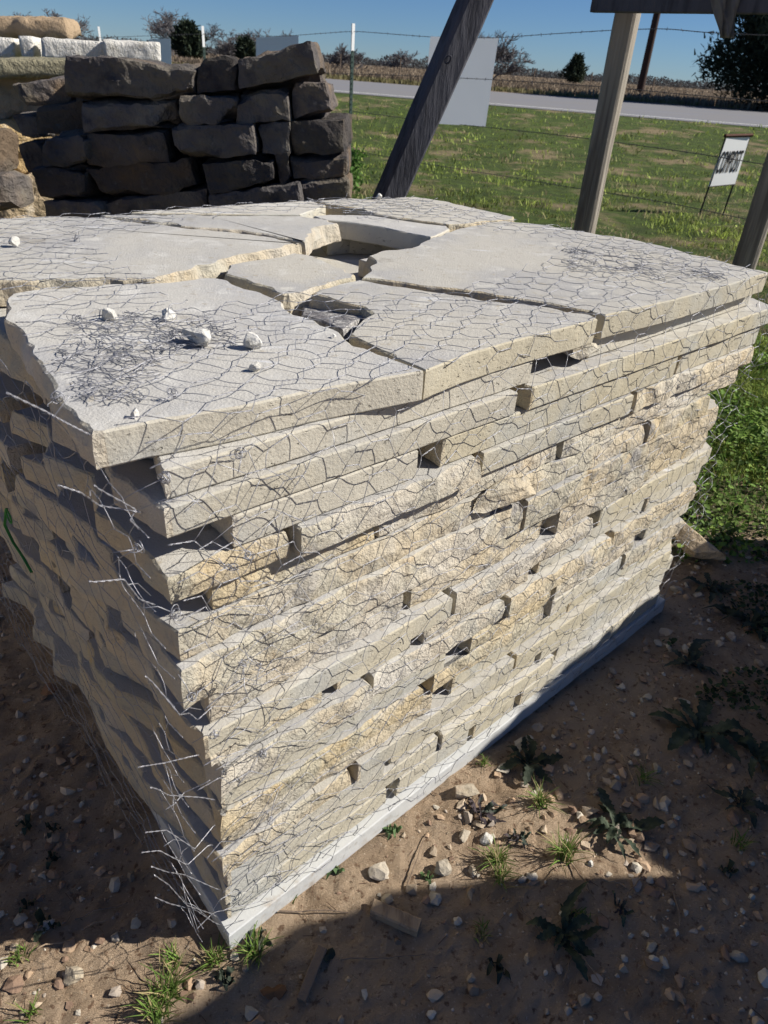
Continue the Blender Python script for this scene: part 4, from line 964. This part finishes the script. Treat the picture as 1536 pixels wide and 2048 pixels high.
cb = atY(492, 100, 80.); cedar('cedar_tree', cb[0], 80., 1.8, 1.1, 1500, 'low dark evergreen beside the small blank panel', 8, .5, cone=.45)

def bare_tree(x, y, hgt, spread, label, seed, name='bare_tree', thick=1., depth=6, fine=1., wide=1.35):
    r = np.random.default_rng(seed); g = gz(x, y); E = empty(name, (x, y, g), label, 'tree', None); Lt, Rt, Lc, Rc = [], [], [], []
    def grow(p, d, L_, rad_, lev):
        pts = [p]; q = p; dd = d
        for _ in range(3):
            dd = dd+r.normal(size=3)*.16+np.array([0, 0, .05]); dd /= np.linalg.norm(dd); q = q+dd*L_/3; pts.append(q)
        (Lt if lev <= 1 else Lc).append(np.array(pts)); (Rt if lev <= 1 else Rc).append(np.linspace(rad_, rad_*.65, 4))
        if lev >= depth: return
        for _ in range(3 if lev < depth-2 else 4):
            nd = dd+r.normal(size=3)*.55*spread+np.array([0, 0, .12]); nd /= np.linalg.norm(nd)
            grow(pts[r.integers(1, 4)] if lev > 0 else pts[r.integers(2, 4)], nd, L_*r.uniform(.62, .82), max(rad_*.62, .012*fine), lev+1)
    for st in range(4):
        a_ = st*1.9+r.random(); grow(np.array([x+.1*math.cos(a_), y+.1*math.sin(a_), g-.1]), np.array([.38*math.cos(a_), .38*math.sin(a_), 1.]), hgt*.30, hgt*.018*thick, 1)
    zm = max(l[:, 2].max() for l in Lc); k_ = (hgt+.1)/(zm-g+.1); b_ = np.array([x, y, g-.1]); k3 = np.array([k_*wide, k_*wide, k_]); Lt = [b_+(l-b_)*k3 for l in Lt]; Lc = [b_+(l-b_)*k3 for l in Lc]
    V, Fc = tubes(Lt, Rt, 5); part('trunk', V, Fc, bare_m, E)
    V, Fc = tubes(Lc, Rc, 3); part('crown', V, Fc, bare_m, E); return E
for px, Y, top, sp, lab, sd in [(348, 85., 15, 1.2, 'tall bare winter tree above the dark pile', 3), (130, 80., 18, 1.3, 'bare winter tree behind the burlap bundle', 4), (462, 85., 56, 1.4, 'low bare thicket tree beside the small dark evergreen', 5),
                             (528, 90., 52, 1., 'slim bare sapling behind the small blank panel', 6), (975, 70., 58, .8, 'bare sapling rising behind the blank white sign', 7), (683, 72., 84, .8, 'thin bare bush next to the near steel post', 8),
                             (800, 190., 97, 1.6, 'round bare tree on the horizon beside the blank sign', 9), (60, 95., 22, 1.3, 'faint bare tree top just over the burlap bundle', 10)]:
    b0 = atY(px, 130+.072*(px-768), Y); tp = atY(px, top, Y)[2]; bare_tree(b0[0], Y, (tp-.5)*1.0, sp, lab, sd, fine=2.0 if Y < 100 else 5, depth=6 if Y < 100 else 5)
# far wooded horizon
n_ = 52000; X = r.uniform(-330, 330, n_); hh = 1.5+2.2*np.abs(fbm(np.stack([X*.03, 0*X, 0*X], -1), 4, 5))+1.6*np.maximum(0, fbm(np.stack([X*.2, 0*X, 0*X], -1), 2, 8))
Y = 330+r.random(n_)*60; P = np.stack([X, Y, .5+r.random(n_)**1.2*hh*1.25], -1)
cols = np.array([.085, .085, .085])*(1+.25*r.normal(size=(n_, 1))).clip(.4, 1.6)
V, Fc, c = leaf_quads(P, .5+.5*r.random(n_), cols, 9, 1.); tag(mesh('wooded_horizon', V, Fc, attr_leaf, colors=c), 'low grey wooded line along the horizon', 'distant woods', kind='stuff')

# ------------------------------------------------------------------ near ground: gravel, rocks, sticks, weeds
n_ = 17000; r = np.random.default_rng(31); X = r.uniform(-1.3, 1.9, n_); Y = r.uniform(.4, 2.9, n_)
dn = fbm(np.stack([X*3, Y*3, 0*X], -1), 3, 41); ok = ~footprint(X, Y) & (r.random(n_) < .55+.9*dn); X, Y = X[ok], Y[ok]; k = len(X)
sz = .0014+.011*r.random(k)**3.4+.0014*r.random(k); V0, F0 = ICO[1]; nv = len(V0)
R_ = sz[:, None, None]*(V0[None]*(1+.28*r.normal(size=(k, nv, 1))))*np.stack([.8+.6*r.random(k), .8+.6*r.random(k), .5+.4*r.random(k)], -1)[:, None, :]
V = R_+np.stack([X, Y, ground_h(X, Y)+sz*.2], -1)[:, None, :]; Fc = (F0[None]+np.arange(k)[:, None, None]*nv).reshape(-1, 3)
base = np.array([[.50, .40, .29], [.58, .52, .42], [.42, .29, .19], [.45, .38, .31], [.30, .20, .14], [.46, .33, .22]])[r.integers(0, 6, k)]*.84*(1+.15*r.normal(size=(k, 1))).clip(.6, 1.4)
tag(mesh('gravel', V.reshape(-1, 3), Fc, attr_solid, colors=np.repeat(base, nv, axis=0)), 'small gravel and crumbs scattered over the bare soil', 'gravel', kind='stuff')
rocks = [(145, 1955, 24, 'pale flat rock on the sunlit soil near the bottom corner'), (272, 1846, 15, 'pale rock in the shade near the foot of the pile'), (760, 1746, 30, 'large cream rock half in shadow beside the pile base'), (238, 1606, 13, 'small grey rock in the deep shade beside the pile'),
         (928, 1672, 18, 'upright cream rock in the sunlit patch'), (972, 1682, 20, 'white crumbly rock behind the sunlit grass tuft'), (888, 1742, 22, 'pointed cream rock in the sunlit patch'), (866, 1800, 20, 'grey rock at the shadow edge near the wood offcut'),
         (915, 1846, 12, 'small grey rock in front of the wood offcut'), (932, 1585, 28, 'brown rock lying against the pile base'), (1181, 1730, 8, 'small white stone on sunlit soil near the centre'), (1290, 1868, 9, 'small rounded stone in shade below the sunlit patch'),
         (1302, 1896, 15, 'pale angular stone in shade below the sunlit patch'), (1326, 1927, 14, 'speckled pale stone lowest of the shaded cluster'), (1476, 1913, 20, 'round rough stone near the lower frame edge'), (1312, 1538, 13, 'whitish stone in the shade beside the dark rosette'),
         (945, 1738, 14, 'orange tinted stone beside the sunlit tuft'), (1060, 1758, 13, 'cream stone at the lower edge of the sunlit patch'), (1300, 1762, 10, 'small grey stone at the end of the sunlit patch'), (775, 1800, 16, 'flat grey rock behind the wood offcut'),
         (1190, 1590, 11, 'small stone at the edge of the upper shadow'), (95, 1852, 16, 'pale stone in the dark shade near the frame edge'), (232, 1875, 12, 'oval tan stone lying in the shade'), (345, 1852, 13, 'dull stone at the foot of the near corner'),
         (1460, 1275, 16, 'limestone chip by the far end of the base'), (1350, 1180, 15, 'orange broken rock under the far end of the pile'), (1320, 1195, 12, 'small orange broken rock under the far end of the pile'), (1395, 1190, 12, 'grey stone in shade just past the far end'), (470, 1915, 14, 'dark stone half hidden in grass at the near corner')]
for i, (px, py, rp, lab) in enumerate(rocks):
    c = onz(px, py, 0.); dpt = (c-CAM)@cf; rr = rp/F*dpt*.85; rock('rock', (c[0], c[1], gz(c[0], c[1])+rr*.35), (rr*1.15, rr*.95, rr*.75), 400+i*3, white_rock if 'white' in lab else dirt_rock, lab, 'rock', 'rocks on the soil', sub=3, rough=.35, rotz=i*1.1)
# timber offcuts
def offcut(name, a, b, wd, th, label, m_=cut_wood):
    p, q = onz(*a), onz(*b); p[2] = gz(p[0], p[1])+th/2; q[2] = gz(q[0], q[1])+th/2
    V, Fc = beam_between(p, q, th, wd, 0, .004, seed=int(a[0]), n_=14); return tag(mesh(name, V, Fc, m_), label, 'wood offcut')
offcut('wood_offcut', (745, 1823), (838, 1862), .028, .024, 'short split piece of timber lying in the shade before the sunlit patch')
def chunk():
    c = onz(1380, 1122); o = rock('stone_chunk', (c[0], c[1], .065), (.075, .115, .075), 777, tan_stone, 'blocky brown stone chunk lying in shade beyond the far end of the pile', 'rock', None, sub=4, rough=.15, rotz=.5)
chunk()
offcut('bark_strip', (643, 1905), (602, 2005), .018, .012, 'dark strip of rotten bark lying in the shade at the bottom', bark)
sticks = [((150, 1838), (260, 1806), 'pale dry stalk in the dark shade beside the pile'), ((168, 1858), (215, 1842), 'short pale stalk below the longer one in the shade'), ((1040, 1815), (1078, 1870), 'straight thin stick pointing at the dark rosette'),
          ((1138, 1725), (1190, 1800), 'thin dry stem crossing the sunlit soil'), ((1290, 1742), (1264, 1798), 'reddish twig at the end of the sunlit patch'), ((1200, 1760), (1255, 1775), 'short dry grass stem on sunlit soil'), ((810, 1790), (850, 1680), 'long dry stem standing along the sunlit dirt'),
          ((1120, 1860), (1205, 1965), 'long pale stalk running out of the big dark rosette'), ((1150, 1905), (1135, 1970), 'short pale stalk below the big dark rosette'), ((790, 1545), (880, 1600), 'twig against the base of the pile'), ((560, 1830), (700, 1825), 'dry grass stem in front of the near corner'),
          ((1345, 1790), (1352, 1850), 'thin stem in the shade at the far end of the lit patch'), ((680, 1925), (850, 1915), 'crossing dry stem at the bottom in the shade'), ((1240, 1510), (1265, 1590), 'dry stem in the shade above the rosette with pale leaves'), ((380, 1965), (440, 1940), 'thin dark twig on the sunlit soil by the tuft'), ((60, 1905), (140, 1890), 'thin straw at the edge of the pile shadow')]
for i, (a, b, lab) in enumerate(sticks):
    p, q = onz(*a), onz(*b); rr = np.random.default_rng(i); t = np.linspace(0, 1, 10)[:, None]; P = p+(q-p)*t; P[:, :2] += np.cumsum(rr.normal(size=(10, 2)), 0)*.0012
    P[:, 2] = ground_h(P[:, 0], P[:, 1])+.004+.006*np.sin(t[:, 0]*3.1); V, Fc = tubes([P], [np.linspace(.0018, .0010, 10)], 5); tag(mesh('dry_stick', V, Fc, cut_wood if i % 2 else bark), lab, 'stick', 'dry sticks and stalks')
# straw litter as stuff
n_ = 1500; X = r.uniform(-1.1, 1.3, n_); Y = r.uniform(.45, 1.9, n_); ok = ~footprint(X, Y); X, Y = X[ok], Y[ok]; k = len(X); th = r.uniform(0, 6.28, k); L0 = .006+.022*r.random(k)**2; z = ground_h(X, Y)+.002
a = np.stack([X, Y, z], -1); d = np.stack([np.cos(th), np.sin(th), .15*r.random(k)], -1)*L0[:, None]; pw = np.stack([-np.sin(th), np.cos(th), 0*th], -1)*.0007
V = np.stack([a-pw, a+pw, a+d+pw*.5, a+d-pw*.5, a+[0, 0, .0012], a+d+[0, 0, .001]], 1).reshape(-1, 3); kk = np.arange(k)[:, None]*6
Fc = np.concatenate([kk+[0, 4, 5, 3], kk+[4, 1, 2, 5]]); cl = np.array([[.34, .27, .18], [.16, .10, .07], [.25, .18, .11]])[r.integers(0, 3, k)]
tag(mesh('straw_litter', V, Fc, attr_solid, colors=np.repeat(cl, 6, axis=0)), 'fine bits of straw and bark littering the bare soil', 'litter', kind='stuff')

def rosette(px, py, rp, label, m_, nleaf=11, seed=0, toothed=True, upright=.25, wid=.20):
    c = onz(px, py); dpt = (c-CAM)@cf; L0 = rp/F*dpt*.92; g = gz(c[0], c[1]); r = np.random.default_rng(seed); Vs, Fs = [], []; off = 0
    for k in range(nleaf):
        th = k*2.399+r.normal()*.25; L_ = L0*(.55+.5*(1-k/nleaf)+.1*r.normal()); ns = 16; up = upright*(.5+1.2*k/nleaf)
        dr = np.array([math.cos(th), math.sin(th), 0]); sdv = np.array([-math.sin(th), math.cos(th), 0]); tw = r.normal()*.25; cv = r.normal()*.45; L_ *= r.uniform(.6, 1.15)
        for j in range(ns+1):
            t = j/ns; w_ = L_*wid*(math.sin(math.pi*min(1, t*.93+.07))**.8)*(.45+.75*t)
            if toothed: w_ *= (.68+.32*(j % 2))*(.9+.2*r.random())
            z = L_*up*math.sin(t*math.pi*.85)+.003+.006*math.sin(t*9+k); ctr = c+dr*L_*t+sdv*cv*L_*t*t; ctr[2] = g+z
            for q, sg in enumerate((-1, -.5, 0, .5, 1)):
                zz = abs(sg)*w_*(.30 if toothed else .2)+ (tw*sg*w_) + r.normal()*.0006
                Vs.append(ctr+sdv*sg*w_+[0, 0, zz])
        for j in range(ns):
            for q in range(4): Fs.append([off+j*5+q, off+j*5+q+1, off+(j+1)*5+q+1, off+(j+1)*5+q])
        off += (ns+1)*5
    o = mesh('thistle_rosette' if toothed else 'leafy_weed', np.array(Vs), np.array(Fs), m_, smooth=True, origin=(c[0], c[1], g)); return tag(o, label, 'weed', 'weed rosettes on the soil')
for i, a in enumerate([(1055, 1530, 82, 'grey-green thistle rosette in shadow close to the pile base', leaf_dark, 12), (960, 1632, 60, 'purple thistle rosette at the edge of the sunlit patch', leaf_purple, 10), (1035, 1682, 42, 'small purple-green thistle rosette below the larger purple one', leaf_purple, 9),
        (1228, 1660, 92, 'big dark rosette with one pale leaf reaching into the sun', leaf_dark, 13), (1128, 1872, 88, 'blackish rosette cutting the lower edge of the sunlit patch', leaf_dark, 13), (1240, 1822, 38, 'small rosette at the lower far end of the sunlit patch', leaf_purple, 7),
        (1395, 1465, 105, 'large dark rosette deep in the shade', leaf_dark, 14), (1515, 1520, 85, 'large dark rosette cut by the frame edge', leaf_dark, 12), (1480, 1610, 60, 'dim rosette near the frame edge in the shade', leaf_dark, 10), (1380, 1330, 70, 'dark rosette in the shade beyond the pile end', leaf_dark, 12), (1500, 1250, 80, 'dark leafy rosette in upper shade at the frame edge', leaf_dark, 13), (1420, 1180, 60, 'dark leafy rosette below the bright weeds', leaf_dark, 12)]):
    rosette(*a, seed=900+i)
for i, a in enumerate([(992, 1930, 42, 'smooth green sprout in the lower shade', leaf_dark, 6), (852, 1756, 24, 'tiny bright green seedling on the sunlit dirt', leaf_green, 5), (662, 1740, 26, 'green sprout tucked against the pile base', leaf_green, 6), (782, 1665, 26, 'bright green sprout beside the pile base in the sun', leaf_green, 8),
        (108, 1662, 28, 'dark clover-like sprout in the shade of the pile', leaf_dark, 6), (55, 1655, 24, 'dark sprout near the frame edge in the pile shade', leaf_dark, 6), (105, 1715, 26, 'dark sprout in the middle of the pile shade', leaf_dark, 6), (95, 1850, 40, 'dark weed under the pale stone in shade', leaf_dark, 8), (55, 1812, 20, 'tiny dark sprout in the pile shade', leaf_dark, 5),
        (515, 1885, 34, 'grey-green weed at the foot of the near corner', leaf_dark, 9), (450, 1965, 34, 'green weed below the near corner at the shadow edge', leaf_dark, 8), (1455, 1740, 30, 'faint sprout in the far shade', leaf_dark, 6)]):
    rosette(*a, seed=950+i, toothed=False, upright=.35, wid=.26)
def tuft(px, py, rp, n_, label, seed, dry=.3, hf=1.):
    c = onz(px, py); dpt = (c-CAM)@cf; L0 = rp/F*dpt*1.1; r = np.random.default_rng(seed); Vs, Fs, Cs = [], [], []; off = 0
    for k in range(n_):
        th = r.uniform(0, 6.28); out = r.uniform(.15, 1.1); L_ = L0*r.uniform(.5, 1.1); b = c+np.array([r.normal()*.008, r.normal()*.008, 0]); b[2] = gz(b[0], b[1])
        dr = np.array([math.cos(th), math.sin(th), 0]); sdv = np.array([-math.sin(th), math.cos(th), 0]); w_ = r.uniform(.0008, .0018); col = np.array([.15, .24, .05]) if r.random() > dry else np.array([.34, .28, .14]); col = col*r.uniform(.6, 1.3)
        for j in range(6):
            t = j/5; p = b+dr*L_*out*(t**1.4)+np.array([0, 0, L_*hf*(t-.35*out*t*t)]); ww = w_*(1-t)**.6+.00015
            Vs += [p-sdv*ww, p+np.array([0, 0, -.0004])-dr*ww*.3, p+sdv*ww]; Cs += [col]*3
        for j in range(5):
            for q in range(2): Fs.append([off+j*3+q, off+j*3+q+1, off+(j+1)*3+q+1, off+(j+1)*3+q])
        off += 18
    tag(mesh('grass_tuft', np.array(Vs), np.array(Fs), attr_leaf, colors=np.array(Cs), smooth=True, origin=(c[0], c[1], 0)), label, 'grass tuft', 'grass tufts on the soil')
for i, a in enumerate([(1080, 1612, 46, 70, 'bright grass tuft at the top of the sunlit patch'), (1128, 1715, 62, 75, 'spreading grass tuft in the middle of the sunlit patch'), (992, 1722, 46, 90, 'dense grass tuft among the cream rocks'), (338, 1985, 66, 85, 'tall grass tuft on sunlit soil below the near corner'), (318, 2030, 60, 70, 'grass tuft at the bottom edge of the photo'),
        (508, 1912, 48, 70, 'grass tuft at the foot of the near corner'), (430, 1925, 42, 60, 'grass tuft where the pile shadow meets the sun'), (1155, 1828, 18, 26, 'tiny grass tuft behind the blackish rosette'), (575, 1790, 26, 30, 'thin grass tuft against the base of the pile'), (965, 1530, 20, 30, 'small grass tuft under the base in the sun'), (345, 1930, 34, 40, 'short grass tuft on the shadow line'),
        (40, 1915, 26, 34, 'small grass tuft near the frame edge on the shadow line'), (1290, 1560, 38, 26, 'sparse grass tuft in the upper shade'), (960, 1868, 30, 30, 'sparse grass tuft in the lower shade'), (60, 2035, 40, 24, 'sparse tuft in the sunlit bottom corner'), (1480, 1690, 34, 30, 'sparse tuft near the frame edge in the shade'), (1000, 1760, 44, 40, 'trailing grass tuft below the cream rocks')]):
    tuft(*a, seed=1000+i)
for i, (px, py, sz_, lab) in enumerate([(1318//1, 1990, .0, ''), (548, 1985, .022, 'reddish broken leaf lying in the bottom shade'), (100, 1385, .026, 'pale dead leaf in the dark shade beside the pile'), (655, 1915, .016, 'green oval leaf beside the bark strip'), (375, 1995, .014, 'orange dead leaf under the tall grass tuft'), (465, 1872, .015, 'brown dead leaf at the near corner')]):
    if not lab: continue
    c = onz(px, py); g = gz(c[0], c[1]); rr = np.random.default_rng(i); th = rr.uniform(0, 6.28); V = []; nn = 12
    for z_ in (0, .0008):
        V.append((0, 0, .004+z_))
        for q in range(nn):
            a_ = q/nn*6.283; rad_ = sz_*(.55+.45*abs(math.cos(a_)))*(1+.15*rr.normal()); V.append((rad_*math.cos(a_+th), rad_*math.sin(a_+th)*.8, .004+z_+.005*math.sin(a_*2+1)))
    Fc = [(0, 1+q, 1+(q+1) % nn) for q in range(nn)][::-1]+[(nn+1, nn+2+q, nn+2+(q+1) % nn) for q in range(nn)]+[(1+q, nn+2+q, nn+2+(q+1) % nn, 1+(q+1) % nn) for q in range(nn)]
    o = mesh('fallen_leaf', V, Fc, leaf_dark if 'green' in lab else dead_leaf); o.location = (c[0], c[1], g); tag(o, lab, 'leaf', 'fallen leaves')

# ------------------------------------------------------------------ unseen blocks added outside the frame, their tops shaped to shade the soil
def shade_caster(name, xs, ys, label, prof_fn, X0, X1, seed):
    pass
HY = [.0, .30, .50, .57, .63, .70, .735, .775, .80, .825, .835, .90, .95, .975, 1.02, 1.11, 1.20, 1.30, 1.50, 1.70, 1.90, 2.08, 2.16]
HX = [-.5, -.42, -.36, -.26, -.20, -.14, -.02, .03, .16, .34, .66, .63, .58, .50, .42, .24, .29, .36, .53, .73, .92, 1.03, 1.15]   # how far the shade reaches across the soil
XL = 1.9
def shade_caster_piece(y0, y1, i):
    ys = np.arange(y0, y1+.001, .012); nyy = len(ys); P3 = np.stack([ys*9, 0*ys+i, 0*ys], -1)
    reach = np.interp(ys, HY, HX)+.035*fbm(P3*3, 3, 5); hh = .7536*(XL-reach); ysrc = ys+.1005*(XL-reach)
    V = []; nz = 14; nxx = 4
    ring = [(0, j/nz) for j in range(nz+1)]+[(k/nxx, 1-.12*(k/nxx)) for k in range(1, nxx+1)]+[(1, (1-.12)*(1-j/6)) for j in range(1, 7)]
    for h_, y_ in zip(hh, ysrc):
        for u, v in ring: V.append((XL+.5*u, y_, -.03+(h_+.03)*v))
    V = np.array(V); k = len(ring); lo = V[:, 2] < .9*np.repeat(hh, k); nn = fbm(V*6, 3, 60+i)*.03; V[:, 0] += np.where(lo, np.abs(nn), 0)
    Fc = [[a*k+b, (a+1)*k+b, (a+1)*k+(b+1) % k, a*k+(b+1) % k] for a in range(nyy-1) for b in range(k)]+[list(range(k)), list(range((nyy-1)*k, nyy*k))[::-1]]
    tag(mesh('unseen_block', V, Fc, tan_stone), 'tall tan block added outside the picture to cast shade on the soil', 'unseen_block', 'added shade casters outside the picture')
for i, (y0, y1) in enumerate([(.0, .50), (.50, .828), (.828, 1.11), (1.11, 1.5), (1.5, 1.9), (1.9, 2.16)]): shade_caster_piece(y0, y1+.01, i)

# unseen pale blocks added outside the frame to bounce sun onto the shaded side
for k in range(5):
    V, Fc = beam_between((-2.75, -.6+.62*k, -.03), (-2.75, -.6+.62*k, 1.15), .8, .6, 0, .02, seed=700+k, n_=10)
    tag(mesh('unseen_block', V, Fc, split), 'pale block added outside the picture to reflect sun onto the pile', 'unseen_block', 'added reflector blocks outside the picture')
